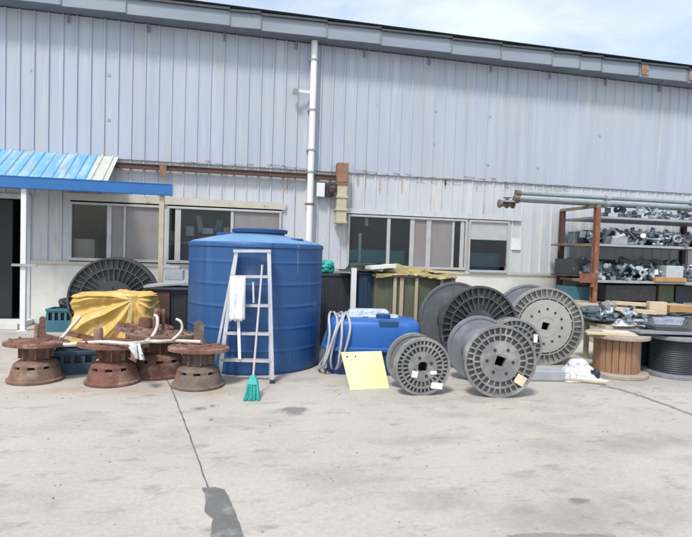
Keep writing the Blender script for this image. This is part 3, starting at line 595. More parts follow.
def crumple(name, c, size, m, label, cat, seed, amp=.25, f=4.0, group=None, base=True, squash=2.2, n=28):
    """closed crumpled bundle; sits on c.z"""
    b = MB(); rows = []; c = Vector(c); sd = Vector((seed*3.1, seed*1.7, seed))
    for i in range(n+1):
        th = math.pi*i/n; ring = []
        for j in range(n*2):
            ph = math.pi*j/n
            d = Vector((math.sin(th)*math.cos(ph), math.sin(th)*math.sin(ph), math.cos(th)))
            k = 1/(sum(abs(q)**(squash*1.6) for q in d))**(1/(squash*1.6))
            q = d*k
            r1 = abs(noise.noise(q*f*.5+sd)); r2 = abs(noise.noise(q*f+sd*2)); r3 = noise.noise(q*f*2.3+sd)
            q = q*(1+amp*(.6-1.5*r1-.7*r2+.25*r3))
            ring.append(c+Vector((q.x*size[0]/2, q.y*size[1]/2, (q.z+1)*size[2]/2 if not base else max(q.z, -1)*size[2]/2+size[2]/2)))
        rows.append(ring)
    b.rings(rows, True, True, True)
    bmesh.ops.remove_doubles(b.bm, verts=b.bm.verts, dist=1e-5)
    return tag(b.build(name, m, smooth=50), label, cat, group)
def drape(name, root, w, d, nx, ny, z0, boxes, m, label, cat, seed=1, steps=170, thick=.006, floor=0.0, wr=.10, spin=0, push=None, group=None, folds=None):
    """a sheet let fall over boxes (cx, cy, cz, hx, hy, hz in local axes) by a small mass-spring solver"""
    rs = np.random.RandomState(seed); gx, gy = np.meshgrid(np.linspace(-w/2, w/2, nx), np.linspace(-d/2, d/2, ny), indexing='ij')
    cs, sn = math.cos(spin), math.sin(spin)
    p = np.stack([gx*cs-gy*sn, gx*sn+gy*cs, np.full_like(gx, z0)], -1); p += rs.normal(0, .004, p.shape); q = p.copy()
    hx_, hy_ = w/(nx-1), d/(ny-1)
    fld = np.array([[noise.noise(Vector((i*.16+seed*7, j*.16, seed)))+.6*noise.noise(Vector((i*.37, j*.37+seed*5, seed+3))) for j in range(ny)] for i in range(nx)])
    def rl(shape, base): return base*(1+wr*(.35+1.3*fld[:shape[0], :shape[1]]+rs.uniform(-.35, .35, shape)))
    cons = []
    def add(a, b_, rest, k): cons.append((a, b_, rl(p[a].shape[:2], rest), k))
    S = slice
    for o in (0, 1):
        n_ = (nx-o)//2*2; add((S(o, o+n_, 2), S(None)), (S(o+1, o+n_, 2), S(None)), hx_, 1)
        n_ = (ny-o)//2*2; add((S(None), S(o, o+n_, 2)), (S(None), S(o+1, o+n_, 2)), hy_, 1)
        n_ = (nx-o)//2*2; dg = math.hypot(hx_, hy_)
        add((S(o, o+n_, 2), S(0, ny-1)), (S(o+1, o+n_, 2), S(1, ny)), dg, .5); add((S(o, o+n_, 2), S(1, ny)), (S(o+1, o+n_, 2), S(0, ny-1)), dg, .5)
    cons.append(((S(0, nx-2), S(None)), (S(2, nx), S(None)), np.full((nx-2, ny), 2*hx_), .05)); cons.append(((S(None), S(0, ny-2)), (S(None), S(2, ny)), np.full((nx, ny-2), 2*hy_), .05))
    for it in range(steps):
        vel = (p-q)*.97; q = p.copy(); p = p+vel; p[..., 2] -= 9.8*(.016**2)
        if push is not None: p += np.array(push)*(.016**2)
        for _ in range(7):
            for a, b_, rest, k in cons:
                A, B = p[a], p[b_]; dd = B-A; L_ = np.sqrt((dd*dd).sum(-1))+1e-9
                cr = (k*.5*(L_-rest)/L_)[..., None]*dd; p[a] = A+cr; p[b_] = B-cr
        for bx in boxes:
            c_, h_ = np.array(bx[:3]), np.array(bx[3:])+.014; r_ = p-c_; pen = h_-np.abs(r_); ins = (pen > 0).all(-1)
            if ins.any():
                ax_ = pen.argmin(-1)
                for k in range(3):
                    mk = ins & (ax_ == k)
                    if mk.any():
                        sg = np.sign(r_[..., k][mk]); 
                        if k == 2: sg = np.abs(sg)
                        p[..., k][mk] = c_[k]+sg*h_[k]
                        for k2 in range(3):
                            if k2 != k: p[..., k2][mk] = q[..., k2][mk]+(p[..., k2][mk]-q[..., k2][mk])*.35
        lo_ = p[..., 2] < floor+.01
        p[..., 2][lo_] = floor+.01
        for k2 in (0, 1): p[..., k2][lo_] = q[..., k2][lo_]+(p[..., k2][lo_]-q[..., k2][lo_])*.3
    if folds:
        fx, fz, amp, nf = folds
        du = np.gradient(p, axis=0); dv = np.gradient(p, axis=1); nn_ = np.cross(du, dv); nn_ /= np.linalg.norm(nn_, axis=-1, keepdims=True)+1e-9
        for i in range(nx):
            for j in range(ny):
                x_, y_, z_ = p[i, j]; dx, dz = x_-fx, (z_-fz)-.35*y_; r_ = math.hypot(dx, dz); a_ = math.atan2(dz, dx)
                ph = a_*nf+2.2*noise.noise(Vector((x_*3, z_*3, seed)))+1.2*noise.noise(Vector((x_*8, z_*8, seed+4)))
                ridge = 1-abs(math.sin(ph)); m_ = max(0, .25+1.1*noise.noise(Vector((a_*1.7, r_*1.5, seed+9))))
                k_ = amp*ridge**3.2*min(1, r_/.18)*min(1, m_*1.3) + amp*.22*(1-abs(noise.noise(Vector((x_*5, y_*5, z_*5+seed)))))**6
                p[i, j] += nn_[i, j]*k_
    b = MB(root)
    b.rings([[tuple(p[i, j]) for j in range(ny)] for i in range(nx)], close=False, cap0=False, cap1=False)
    o = b.build(name, m, smooth=75); sd_ = o.modifiers.new('smooth', 'SUBSURF'); sd_.levels = 1; sd_.render_levels = 1
    o.modifiers.new('thick', 'SOLIDIFY').thickness = thick
    return tag(o, label, cat, group)
def frame_at(px, Z, z=0, rz=-R_(4)):
    p_ = base_at(px, Z); p_.z = z; return Matrix.Translation(p_) @ Matrix.Rotation(rz, 4, 'Z')
c = base_at(117, 7.7)
TB = [(0, 0, .40, .44, .22, .42)]
BD = Matrix.Translation(c) @ Matrix.Rotation(-R_(6), 4, 'Z')
def tarp_block(root, hw, hd, zt, seed):
    """sheet pulled over a block: flat creased top, pleated sides gathered towards one upper corner"""
    nP = 380; gxp, gzp = hw*.62, zt*.93
    def outline(k, r):
        out = []
        base = rrect(2*(hw*k), 2*(hd*k), r*k, 24); 
        pts = [Vector((x, y)) for x, y in base]; L_ = [0]
        for i in range(len(pts)): L_.append(L_[-1]+(pts[(i+1) % len(pts)]-pts[i]).length)
        for q in range(nP):
            t = L_[-1]*q/nP; i = max(j for j in range(len(pts)) if L_[j] <= t); a = pts[i]; c_ = pts[(i+1) % len(pts)]; f_ = (t-L_[i])/max(1e-9, L_[i+1]-L_[i]); out.append(a.lerp(c_, f_))
        return out
    def tri(x): x = x % 1.0; y = 1-abs(2*x-1); return y*.75+.25*(.5-.5*math.cos(2*math.pi*x))
    def crease(v, sc):
        d, _ = noise.voronoi(v*sc); return min(1, (d[1]-d[0])*2.0)
    rows = []; cor = outline(1, .10)
    levels = [(zt*i/110.0, 1.0) for i in range(109)] + [(zt*.992, .995), (zt+.006, .975)] + [(zt+.012, 1-.05*i) for i in range(1, 20)]
    for z, k in levels:
        row = []; o_ = outline(k, .10)
        for q, p in enumerate(o_):
            side = z < zt*.985; c2 = cor[q]; nrm_ = Vector((c2.x/hw**1.6, c2.y/hd**1.6)).normalized() if max(abs(c2.x)/hw, abs(c2.y)/hd) < 2 else Vector((0, -1))
            if abs(c2.y) > hd-.01 and abs(c2.x) < hw-.09: nrm_ = Vector((0, 1 if c2.y > 0 else -1))
            if abs(c2.x) > hw-.01 and abs(c2.y) < hd-.09: nrm_ = Vector((1 if c2.x > 0 else -1, 0))
            v3 = Vector((p.x, p.y, z)); low = 1-z/zt
            if side:
                dx, dz = p.x-gxp-.25*abs(p.y+hd), z-gzp; r_ = math.hypot(dx, dz); a_ = math.atan2(dz, dx)
                w_ = .45*noise.noise(Vector((p.x*2.2+seed, p.y*2.2, z*1.6)))
                f1 = tri(a_*2.1+w_)**1.7*min(1, r_/.35); f2 = tri(a_*5.3+w_*2+.3)**2*min(1, r_/.3)
                d_ = .075*f1+.016*f2+.05*low+.022*crease(Vector((p.x*1.3+seed, p.y*1.3, z*.8)), 3.5)
                lean = .06*low*(1 if p.x < 0 else .2)
                row.append((p.x+nrm_.x*(d_+lean), p.y+nrm_.y*d_, z))
            else:
                h_ = .030*crease(v3+Vector((seed, 0, 0)), 3.2)+.012*crease(v3+Vector((0, seed, 0)), 8)+.02*noise.noise(v3*2.5+Vector((seed, seed, 0)))
                edge = min(1, (1-k)/.1+.25); row.append((p.x, p.y, z+(h_-.02)*edge-.03*abs(p.x-.1)/hw))
        rows.append(row)
    b = MB(root); b.rings(rows, True, False, True)
    bmesh.ops.smooth_vert(b.bm, verts=b.bm.verts, factor=.5, use_axis_x=True, use_axis_y=True, use_axis_z=True)
    o = b.build('tarp', M_tarp, smooth=60)
    return tag(o, 'crumpled yellow tarp gathered over a boxy load behind the rusty hubs', 'tarp')
def rrect(w, d, r, n=6):
    out = []
    for cx, cy, a0 in ((w/2-r, d/2-r, 0), (-w/2+r, d/2-r, 90), (-w/2+r, -d/2+r, 180), (w/2-r, -d/2+r, 270)):
        for i in range(n+1):
            a = R_(a0+90*i/n); out.append((cx+r*math.cos(a), cy+r*math.sin(a)))
    return out
tarp_block(BD, .50, .28, .885, 3)
b = MB(BD); b.tube([(.30+.02*math.sin(t), -.30+.6*(t/12) if False else -.39, .86-.05*t) for t in range(0, 8)], .008, 6); tag(b.build('tie_rope', M_rope, smooth=60), 'short pale tie rope hanging down the front of the yellow tarp', 'rope')
c = P(133, 351, 5.75)
rg = MB(); rnd = random.Random(3); rows = []
for i in range(9):
    t = i/8; rows.append([P(127+9*t+ (13-5*t)*(j/6), 343.5+15*t+2*(j/6)*t, 5.66+.06*math.sin(j*1.6+i*.5)-.02*t) for j in range(7)])
rg.rings(rows, close=False, cap0=False, cap1=False); o = rg.build('rag', M_rag, smooth=60); sm = o.modifiers.new('thick', 'SOLIDIFY'); sm.thickness = .012; tag(o, 'torn white rag hanging off the edge of a rusty hub plate', 'rag')

# crates
def crate(px, Z, w, d, h, m, label, rz=0, z=0):
    p = base_at(px, Z); p.z = z; r = thing('plastic_crate', label, 'crate', p, None, rz); M0 = LM(r)
    b = MB(M0); t = .02
    for a, c in (((-w/2, -d/2, 0), (w/2, -d/2+t, h*.52)), ((-w/2, d/2-t, 0), (w/2, d/2, h)), ((-w/2, -d/2+t, 0), (-w/2+t, d/2-t, h)), ((w/2-t, -d/2+t, 0), (w/2, d/2-t, h)), ((-w/2+t, -d/2+t, .0), (w/2-t, d/2-t, .02))): b.bb(a, c)
    for i in range(5):
        x = -w/2+t/2+(w-t)*i/4; b.bb((x-.02, -d/2-.001, h*.52), (x+.02, -d/2+t, h*.86))
    b.bb((-w/2-.0, -d/2-.001, h*.86), (w/2, -d/2+t, h)); b.build('body', m, r)
    b = MB(M0); b.rings([[(x*(w/2+k), y*(d/2+k), z) for x, y in ((-1, -1), (1, -1), (1, 1), (-1, 1))] for k, z in ((.002, h*.93), (.016, h*.93), (.016, h+.012), (-.03, h+.012))], True, False, False); b.build('rim', m, r)
    b = MB(M0); b.box((0, .02, h*.6), (w*.86, d*.8, h*.6)); b.build('contents', M_char, r)
    return r
crate(62.5, 9.4, .42, .34, .40, M_tealcrate, 'teal plastic crate against the white wall beside the doorway')
crate(74, 6.45, .48, .36, .27, M_bluecrate, 'dusty blue plastic crate on the ground between two rusty hubs', .2)
b = MB(); c = P(69, 305.5, 9.35); crumple('dark_sack', c-Vector((0, 0, .03)), (.3, .25, .16), M_char, 'small dark sack lying on the teal crate', 'sack', 8, .2, 3)

# ------------------------------------------------------------------ blue water tank
tc = base_at(254.3, 7.42); tk = thing('water_tank', 'big round blue plastic water tank with a conical top', 'water tank', tc)
M0 = LM(tk); RT = .925
b = MB(M0); prof = [(RT-.02, 0), (RT, .03), (RT, .05)]
z = .03
for zz in (.30, .58, .86, 1.14, 1.42): prof += [(RT, zz-.04), (RT, zz-.012), (RT+.004, zz-.006), (RT+.004, zz+.006), (RT, zz+.012), (RT, zz+.04)]
prof += [(RT, 1.57), (RT, 1.60), (RT+.012, 1.612), (RT+.012, 1.65), (RT+.004, 1.664), (RT-.02, 1.672)]
b.lathe(prof, seg=96); b.build('body', M_tank, tk, smooth=40)
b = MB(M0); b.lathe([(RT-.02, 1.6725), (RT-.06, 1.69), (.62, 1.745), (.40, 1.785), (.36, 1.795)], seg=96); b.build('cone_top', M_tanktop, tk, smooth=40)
b = MB(M0); b.lathe([(.345, 1.79), (.345, 1.812), (.385, 1.815), (.39, 1.856), (.375, 1.868), (.15, 1.878), (.05, 1.88)], (.035, .0, 0), seg=56); b.build('manhole_lid', M_lid, tk, smooth=35)
b = MB(M0); b.lathe([(.105, 1.675), (.105, 1.735), (.095, 1.745)], (.50, -.42, 0), seg=28); b.build('filler_cap', M_lid, tk, smooth=35)
b = MB(M0); b.lathe([(.15, 1.66), (.15, 1.80), (.13, 1.815)], (-.44, .35, 0), seg=28); b.build('outlet_cap', M_lid, tk, smooth=35)

# ------------------------------------------------------------------ ladder, broom, rag
fl, fR = G(219.5, 381), G(272.3, 383)
fl = base_at(218.5, 6.2); fR = base_at(272.3, 6.2)
tl, tr = P(236.5, 251, 6.34), P(268.8, 251, 6.34)
ld = thing('step_ladder', 'aluminium step ladder folded against the blue tank', 'ladder', (fl+fR)/2)
for a, c in ((fl, tl), (fR, tr)):
    b = MB(); b.bar(a, c, .045, .06, up=(0, 1, 0)); ra = b.build('rail', M_aluladder, ld)
    b = MB(); b.bar(a-Vector((0, 0, .0)), a+(c-a)*.025, .06, .075, up=(0, 1, 0)); b.build('rubber_foot', M_char, ra)
for py in (277, 306, 334, 360.5):
    t = (382-py)/(382-251); a, c = fl.lerp(tl, t), fR.lerp(tr, t); b = MB(); b.bar(a, c, .075, .032, up=(0, 0, 1)); b.build('step', M_aluladder, ld)
b = MB(); b.bar(tl+Vector((-.03, 0, 0)), tr+Vector((.03, 0, 0)), .10, .035, up=(0, 0, 1)); b.build('top_cap', M_aluladder, ld)
off = Vector((-.09, .085, 0)); off2 = Vector((-.02, .085, 0))
for a, c in ((fl+off, tl+Vector((-.01, .05, -.02))), (fR+off2, tr+Vector((0, .05, -.02)))):
    b = MB(); b.bar(a, c, .03, .04, up=(0, 1, 0)); b.build('rear_leg', M_aluladder, ld)
b = MB(); b.bar(P(238.2, 312, 6.2), P(239.6, 359, 6.17), .035, .03, up=(0, 1, 0)); b.build('strut', M_white, ld)
b = MB(); b.bar(P(253, 282, 6.26), P(253.6, 303, 6.24), .022, .02, up=(0, 1, 0)); b.build('pale_mark_bar', M_aluladder, ld)  # added pale bar standing in for a whitish mark on the ladder
# rag over the second step
b = MB(); rows = []
zr = 6.12
for i in range(15):
    t = i/14; rows.append([P(230.2+16*(j/10)-1.2*t+.35*math.sin(j*1.2), 276.5+44*t+(1.4*math.sin(j*1.7+1) if i == 14 else 0), zr+.016*math.sin(j*1.25+t*2)-.02*t) for j in range(11)])
rows.insert(0, [p+Vector((0, .13, -.02)) for p in rows[0]])
b.rings(rows, close=False, cap0=False, cap1=False); o = b.build('cloth', M_rag, smooth=60); o.modifiers.new('thick', 'SOLIDIFY').thickness = .008
tag(o, 'white cloth hung over a step of the aluminium ladder', 'cloth')
# broom
br0, br1 = P(253, 379, 5.62), P(262.3, 265, 6.13); bm_ = thing('broom', 'broom with green bristles leaning on the aluminium ladder', 'broom', (br0.x, br0.y, 0))
b = MB(); b.tube([br0, br1], .0125, 10); b.build('handle', M_pink, bm_, smooth=50)
b = MB(); q0 = P(253, 376, 5.63); q1 = P(252, 400.3, 5.46); q1.z = .002; dirn = (q1-q0); side = right.copy(); side.z = 0; side.normalize(); dep = Vector((-side.y, side.x, 0))
b.rings([[q0+dirn*t+side*sx*w+dep*sy*d for sx, sy in ((-1, -1), (1, -1), (1, 1), (-1, 1))] for t, w, d in ((-.05, .02, .02), (.12, .045, .03), (.34, .062, .036))], True)
hd = b.build('head', M_teal, bm_, bevel=.006)
b = MB(); rnd = random.Random(2)
for i in range(90):
    sx, sy = rnd.uniform(-1, 1), rnd.uniform(-1, 1)
    b.tube([q0+dirn*.33+side*sx*.056+dep*sy*.03, q0+dirn*.7+side*sx*.07+dep*sy*.042, q0+dirn*rnd.uniform(.95, 1.0)+side*(sx*.085+rnd.uniform(-.008, .008))+dep*sy*.055], .006, 4, .004)
b.build('bristles', M_teal, hd)

# ------------------------------------------------------------------ blue tub, hose coil, yellow board
def rrect(w, d, r, n=6):
    out = []
    for cx, cy, a0 in ((w/2-r, d/2-r, 0), (-w/2+r, d/2-r, 90), (-w/2+r, -d/2+r, 180), (w/2-r, -d/2+r, 270)):
        for i in range(n+1):
            a = R_(a0+90*i/n); out.append((cx+r*math.cos(a), cy+r*math.sin(a)))
    return out
tp = base_at(371, 7.05); tb = thing('plastic_tub', 'low bright blue plastic tub upside down behind the yellow board', 'tub', tp, None, R_(-10)); M0 = LM(tb) @ Matrix.Diagonal((1.17, 1, 1.03, 1))
b = MB(M0); S = [(1.00, .62, 0, .16), (1.08, .70, .30, .17)]
b.rings([[(x, y, z) for x, y in rrect(w, d, r)] for w, d, z, r in S]); b.build('lower_shell', mat('deep_blue_plastic', (.02, .07, .22), None, 3, .45), tb, smooth=30)
b = MB(M0); b.rings([[(x, y, z) for x, y in rrect(w, d, .18)] for w, d, z in ((1.12, .74, .301), (1.14, .76, .31), (1.14, .76, .345), (1.12, .74, .355))]); b.build('rim', M_tub, tb, smooth=30)
b = MB(M0); S = [(1.08, .70, .356, .18), (1.065, .69, .50, .16), (1.05, .67, .61, .16), (1.02, .64, .66, .15), (.95, .57, .69, .14)]
b.rings([[(x, y, z) for x, y in rrect(w, d, r)] for w, d, z, r in S]); b.build('upper_shell', M_tub, tb, smooth=40)
b = MB(M0); b.bb((.05, -.335, .60), (.27, -.25, .693)); b.build('handle_block', M_lid, tb, bevel=.012)
b = MB(M0); b.lathe([(.085, .69), (.085, .735), (.07, .745)], (.12, .0, 0), 20); b.build('screw_cap', M_lid, tb, smooth=40)
p = base_at(366, 7.3); drape('folded_sheet', Matrix.Translation((p.x, p.y-.03, .70)) @ Matrix.Rotation(-.1, 4, 'Z'), .86, .42, 40, 24, .2, [(0, 0, -.2, .45, .25, .2), (0, 0, .035, .27, .09, .055)], mat('pale_blue_film', (.50, .57, .62), (.38, .46, .54), 6, .55, bump=.2, crease=5), 'pale folded plastic sheet lying on the blue tub', 'plastic sheet', 12, steps=80, floor=-.05, wr=.2)
MT = LM(tb); b = MB(MT); pts = []; NT = 5
for i in range(NT*32+1):
    a = 2*math.pi*i/32-1.2; t = i/(NT*32); rz_ = .365+.012*math.sin(t*31); rd_ = .455+.02*math.sin(t*17+1)
    sq = lambda v: math.copysign(abs(v)**.62, v); zz = .385+rz_*sq(math.sin(a)); pts.append(Vector((-.66+.30*t+.20*(zz-.38)+.03*math.sin(a*2+t*9), rd_*.93*sq(math.cos(a)), max(.02, zz))))
b.tube(pts, .0165, 7); tag(b.build('hose_coil', mat('grey_white_hose', (.48, .49, .50), (.33, .34, .36), 9, .55), smooth=60), 'grey white hose looped round the end of the blue tub next to the blue tank', 'hose coil')
b0, b1 = G(350.5, 390), G(389.5, 388); t0, t1 = P(341, 352, 6.36), P(381.5, 351, 6.42)
yb = thing('yellow_board', 'pale yellow board with two holes leaning on the blue tub', 'board', (b0+b1)/2)
b = MB(); b.quadslab([b0, b1, t1, t0], .02); b.build('panel', M_yboard, yb, bevel=.003)
nrm = (b1-b0).cross(t0-b0).normalized()
for u, v, ww in ((.13, .86, .035), (.36, .86, .06)):
    b = MB(); q = (b0.lerp(b1, u)).lerp(t0.lerp(t1, u), v)+nrm*.001; xx = (b1-b0).normalized(); yy = nrm.cross(xx)
    b.rings([[q+nrm*h+xx*ww/2*math.cos(2*math.pi*k/12)*1.0+yy*.016*math.sin(2*math.pi*k/12) for k in range(12)] for h in (-.002, .001)]); b.build('hole', M_hole, yb)

# ------------------------------------------------------------------ stored goods under the right windows
def boxthing(name, px0, px1, py_top, Z, depth, m, label, cat, z0=0, bevel=.012, top_m=None):
    a, c = P(px0, py_top, Z), P(px1, py_top, Z); zt = (a.z+c.z)/2; mid = base_at((px0+px1)/2, Z); w = (c-a).length
    r = thing(name, label, cat, (mid.x, mid.y, z0), None, -R_(2)); M0 = LM(r)
    b = MB(M0); b.bb((-w/2, 0, 0), (w/2, depth, zt-z0-.04)); b.build('body', m, r, bevel=bevel)
    b = MB(M0); b.bb((-w/2-.015, -.015, zt-z0-.039), (w/2+.015, depth+.015, zt-z0)); b.build('lid', top_m or m, r, bevel=.006)
    b = MB(M0)
    for i in (-1, 0, 1): b.bb((i*w*.3-.02, -.012, .05), (i*w*.3+.02, -.001, zt-z0-.1))
    b.build('rib', m, r)
    return r, w, zt
boxthing('storage_bin', 318, 351, 274, 8.7, .6, M_char, 'charcoal storage bin behind the blue tank, under the wall window', 'bin')
boxthing('storage_bin', 356.5, 371, 272, 8.6, .6, M_navy, 'narrow dark navy bin between the white post and the olive cabinet', 'bin')
c = P(325, 280, 8.8); crumple('teal_bag', (c.x, c.y+.2, P(325, 274, 8.7).z), (.34, .3, .22), M_teal, 'green plastic bag on the charcoal bin beside the tank', 'bag', 5, .2, 3)
b = MB(); a = P(354, 268, 8.45); b.bar((a.x, a.y, 0), (a.x, a.y, a.z), .085, .05, up=(0, 1, 0)); tag(b.build('white_post', M_white), 'short white post between the charcoal bin and the navy bin', 'post')
ra, w, zt = boxthing('olive_cabinet', 371.5, 455, 275, 8.55, .9, M_olive, 'olive green cabinet with pale timber posts under the windows', 'cabinet', top_m=M_timber)
M0 = LM(ra)
for px, ww, m in ((392, .055, M_timber), (399, .06, M_timber), (414.5, .05, M_timber), (441, .05, M_timber)):
    x = (M0.inverted() @ base_at(px, 8.5)).x; b = MB(M0); b.bb((x-ww/2, -.05, 0), (x+ww/2, -.0155, zt-.045)); b.build('post', m, ra)
drape('old_tarp', LM(ra) @ Matrix.Translation((-w/2+.62, .38, zt)), 1.25, .95, 60, 50, .3, [(0, 0, -.3, .9, .46, .30), (-.1, .05, .05, .28, .18, .06), (.2, -.1, .03, .2, .14, .05), (-.3, -.12, .03, .12, .14, .06)], M_tarpold, 'crumpled ochre tarp heaped on the olive cabinet', 'tarp', 21, steps=120, floor=-.6, wr=.22, folds=(.1, .1, .06, 6.0))
b = MB(); a, c = P(368, 270.5, 8.35), P(393, 268.5, 8.5); b.bar(a+Vector((0, 0, .045)), c+Vector((0, 0, .045)), .25, .05); o = tag(b.build('plank', M_white), 'short whitish plank lying on the olive cabinet edge', 'plank')
b = MB(); a, c = P(431, 273, 8.5), P(463, 275.5, 8.7); b.bar(a+Vector((0, .2, .03)), c+Vector((0, .2, .03)), .3, .035); tag(b.build('plank', M_wood), 'flat pale board on the olive cabinet next to the ochre tarp', 'plank')
drape('dark_sheet', frame_at(363, 8.85, P(364, 272, 8.6).z+.003), .95, .7, 34, 28, .3, [(0, 0, -.3, .55, .35, .3), (-.05, 0, .05, .22, .16, .08), (.2, .06, .03, .12, .12, .06)], M_green_sheet, 'dark green sheet thrown over the navy bin top', 'plastic sheet', 14, steps=100, floor=-.3, wr=.2)
# left of the tank: dark bench with a grey board
rb, w, zt = boxthing('work_bench', 150, 192, 287, 8.3, .7, M_char, 'dark bench with a slanting grey top left of the blue tank', 'bench', top_m=M_greybag)
M0 = LM(rb); b = MB(M0); b.box((-.02, .16, zt+.045), (w+.12, .55, .03), Matrix.Rotation(-.10, 3, 'Y')); b.build('slanting_top', M_greybag, rb)
b = MB(M0); x = (M0.inverted() @ base_at(163, 8.25)).x; b.bb((x-.1, -.05, 0), (x+.09, -.0155, zt-.08)); b.build('door_panel', M_brown, rb)
b = MB(); a = P(172, 262, 8.9); b.box(a, (.28, .2, .06)); b.box(a+Vector((.05, 0, -.12)), (.3, .25, .18)); tag(b.build('grey_box', M_greybag, bevel=.01), 'small grey box on the ledge left of the blue tank', 'box')
o_ = bpy.data.objects['grey_box']; o_.location.z = zt+.075

# ------------------------------------------------------------------ shelf rack at the right
YR0, YR1 = 9.6, 10.8
xr = W(595, 260, YR0).x; XR2 = 11.0; 
rk = thing('shelf_rack', 'rusty steel shelf rack loaded with metal fittings against the wall', 'shelf rack', ((xr+XR2)/2, YR0, 0))
PT = 2.66
for x, y, m in ((xr, YR0, M_redpost), (xr, YR1, M_brown), (XR2-.6, YR0, M_redpost), (XR2-.6, YR1, M_brown)):
    b = MB(); b.bb((x-.05, y-.05, 0), (x+.05, y-.035, PT)); b.bb((x-.012, y-.034, 0), (x+.012, y+.034, PT)); b.bb((x-.05, y+.035, 0), (x+.05, y+.05, PT)); b.build('upright', m, rk)
L1, L2, L3 = W(640, 218, YR0).z, W(640, 245, YR0).z, W(640, 281, YR0).z
for z, th in ((L1, .045), (L2, .05), (L3, .05)):
    b = MB(); b.bb((xr+.055, YR0-.02, z-th), (XR2, YR1, z)); b.build('shelf', M_shelf, rk)
for z in (L2, L3): b = MB(); b.bb((xr-.03, YR0+.055, z-.06), (xr+.03, YR1-.055, z)); b.build('side_rail', M_shelfbrown, rk)
b = MB(); zz = W(598, 280, YR0).z; b.bar((xr-.02, YR0-.06, zz+.15), (xr-.1, YR0-.06, zz-.15), .1, .02); b.bb((xr-.38, YR0-.07, zz-.06), (xr-.01, YR0-.055, zz+.13)); b.build('gusset_plate', M_redpost, rk)
for x in (xr, XR2-.6):
    b = MB(); b.bb((x-.04, YR0-.05, PT+.001), (x+.04, YR1+.06, PT+.06)); b.build('cross_beam', M_shelfbrown, rk)
# long pipes on the rack
xp0 = W(508, 203, YR0+.1).x
for k, (py, dy, r, x0_) in enumerate(((197.5, .0, .04, 0), (206, .28, .05, .08), (211, -.06, .034, .06))):
    z = PT+.062+r+(.0 if k else .1); y = YR0+.05+dy
    if k == 0: y, z = YR0+.17, PT+.062+.165
    x_ = W(514, py, y).x if k else W(516, py, y).x
    pr = thing('steel_pipe', ['long thin grey pipe lying on the other two pipes on top of the rack', 'long thick galvanised pipe on top of the rack', 'long narrow pipe along the front top edge of the rack'][k], 'pipe', ((x_+XR2)/2, y, z), 'pipes on the rack')
    b = MB(); b.tube([(x_, y, z), (XR2+.6, y, z)], r, 14); b.build('barrel', M_galv, pr, smooth=50)
    for xx in (x_+.04, x_+2.1, x_+4.2):
        b = MB(); b.lathe([(r+.025, -.05), (r+.025, .05)], (xx, y, z), 14, 'x'); b.build('coupling', M_shelf if xx > x_+1 else M_rustgrey, pr, smooth=40)
ec = W(507, 204, YR0+.15); gv = thing('gate_valve', 'rusty flanged valve at the free end of the long rack pipes', 'valve', ec)
b = MB(); b.tube([ec+Vector((-.16, 0, 0)), ec+Vector((.14, 0, 0))], .055, 12)
for dx in (-.16, .0, .13): b.lathe([(.085, -.016), (.085, .016)], ec+Vector((dx, 0, 0)), 14, 'x')
b.tube([ec, ec+Vector((0, 0, .12))], .035, 10); b.build('body', M_rustgrey, gv, smooth=40)
b = MB(); b.tube([ec+Vector((.075*math.cos(a_*.5236), .075*math.sin(a_*.5236), .13)) for a_ in range(13)], .011, 6); b.bar(ec+Vector((-.075, 0, .13)), ec+Vector((.075, 0, .13)), .015, .012); b.build('hand_wheel', M_galv, gv, smooth=50)
b = MB(); x_ = W(510, 214, YR0+.02); b.bb((x_.x-.13, YR0-.02, PT+.02), (x_.x+.10, YR0+.12, PT+.055)); b.build('bracket', M_shelf, gv)

# small fittings: a few shapes, copied
def fitting_meshes():
    out = []
    for kind in range(6):
        b = MB()
        if kind == 0: b.tube([(-.10, 0, .05), (-.02, 0, .05), (.03, 0, .055), (.055, 0, .09), (.06, 0, .16)], .042, 10); b.lathe([(.055, -.012), (.055, .012)], (-.1, 0, .05), 12, 'x'); b.lathe([(.055, .15), (.055, .17)], (.06, 0, 0), 12)
        elif kind == 1: b.tube([(-.13, 0, .05), (.13, 0, .05)], .042, 10); b.tube([(0, 0, .05), (0, 0, .15)], .042, 10); b.lathe([(.055, -.012), (.055, .012)], (.13, 0, .05), 12, 'x'); b.lathe([(.055, -.012), (.055, .012)], (-.13, 0, .05), 12, 'x')
        elif kind == 2: b.M = Matrix.Rotation(.3, 4, 'X'); b.annulus(.05, .11, -.02, .02, 20); b.M = Matrix(); bmesh.ops.translate(b.bm, verts=b.bm.verts, vec=(0, 0, .108))
        elif kind == 3: b.tube([(-.17, 0, .035), (.17, 0, .035)], .034, 10); b.lathe([(.046, -.02), (.046, .02)], (.15, 0, .035), 10, 'x')
        elif kind == 4: b.bb((-.09, -.07, 0), (.09, .07, .012)); b.bb((-.09, .058, .0125), (.09, .07, .15)); b.bb((-.006, -.06, .0125), (.006, .0575, .09))
        else:
            for i in range(4): b.annulus(.07, .105, -.02, .02, 18) if False else None
            pts = [(.085*math.cos(a*.5), .085*math.sin(a*.5), .012+.0025*a) for a in range(0, 52)]; b.tube(pts, .012, 6)
        out.append(b)
    return out
protos = []
for k, b in enumerate(fitting_meshes()):
    nm = ['pipe_elbow', 'pipe_tee', 'pipe_flange', 'pipe_nipple', 'angle_bracket', 'wire_coil'][k]
    o = b.build(nm, M_fit[k % 3], loc=(0, 0, 0), smooth=40); protos.append((nm, o))
used = set()
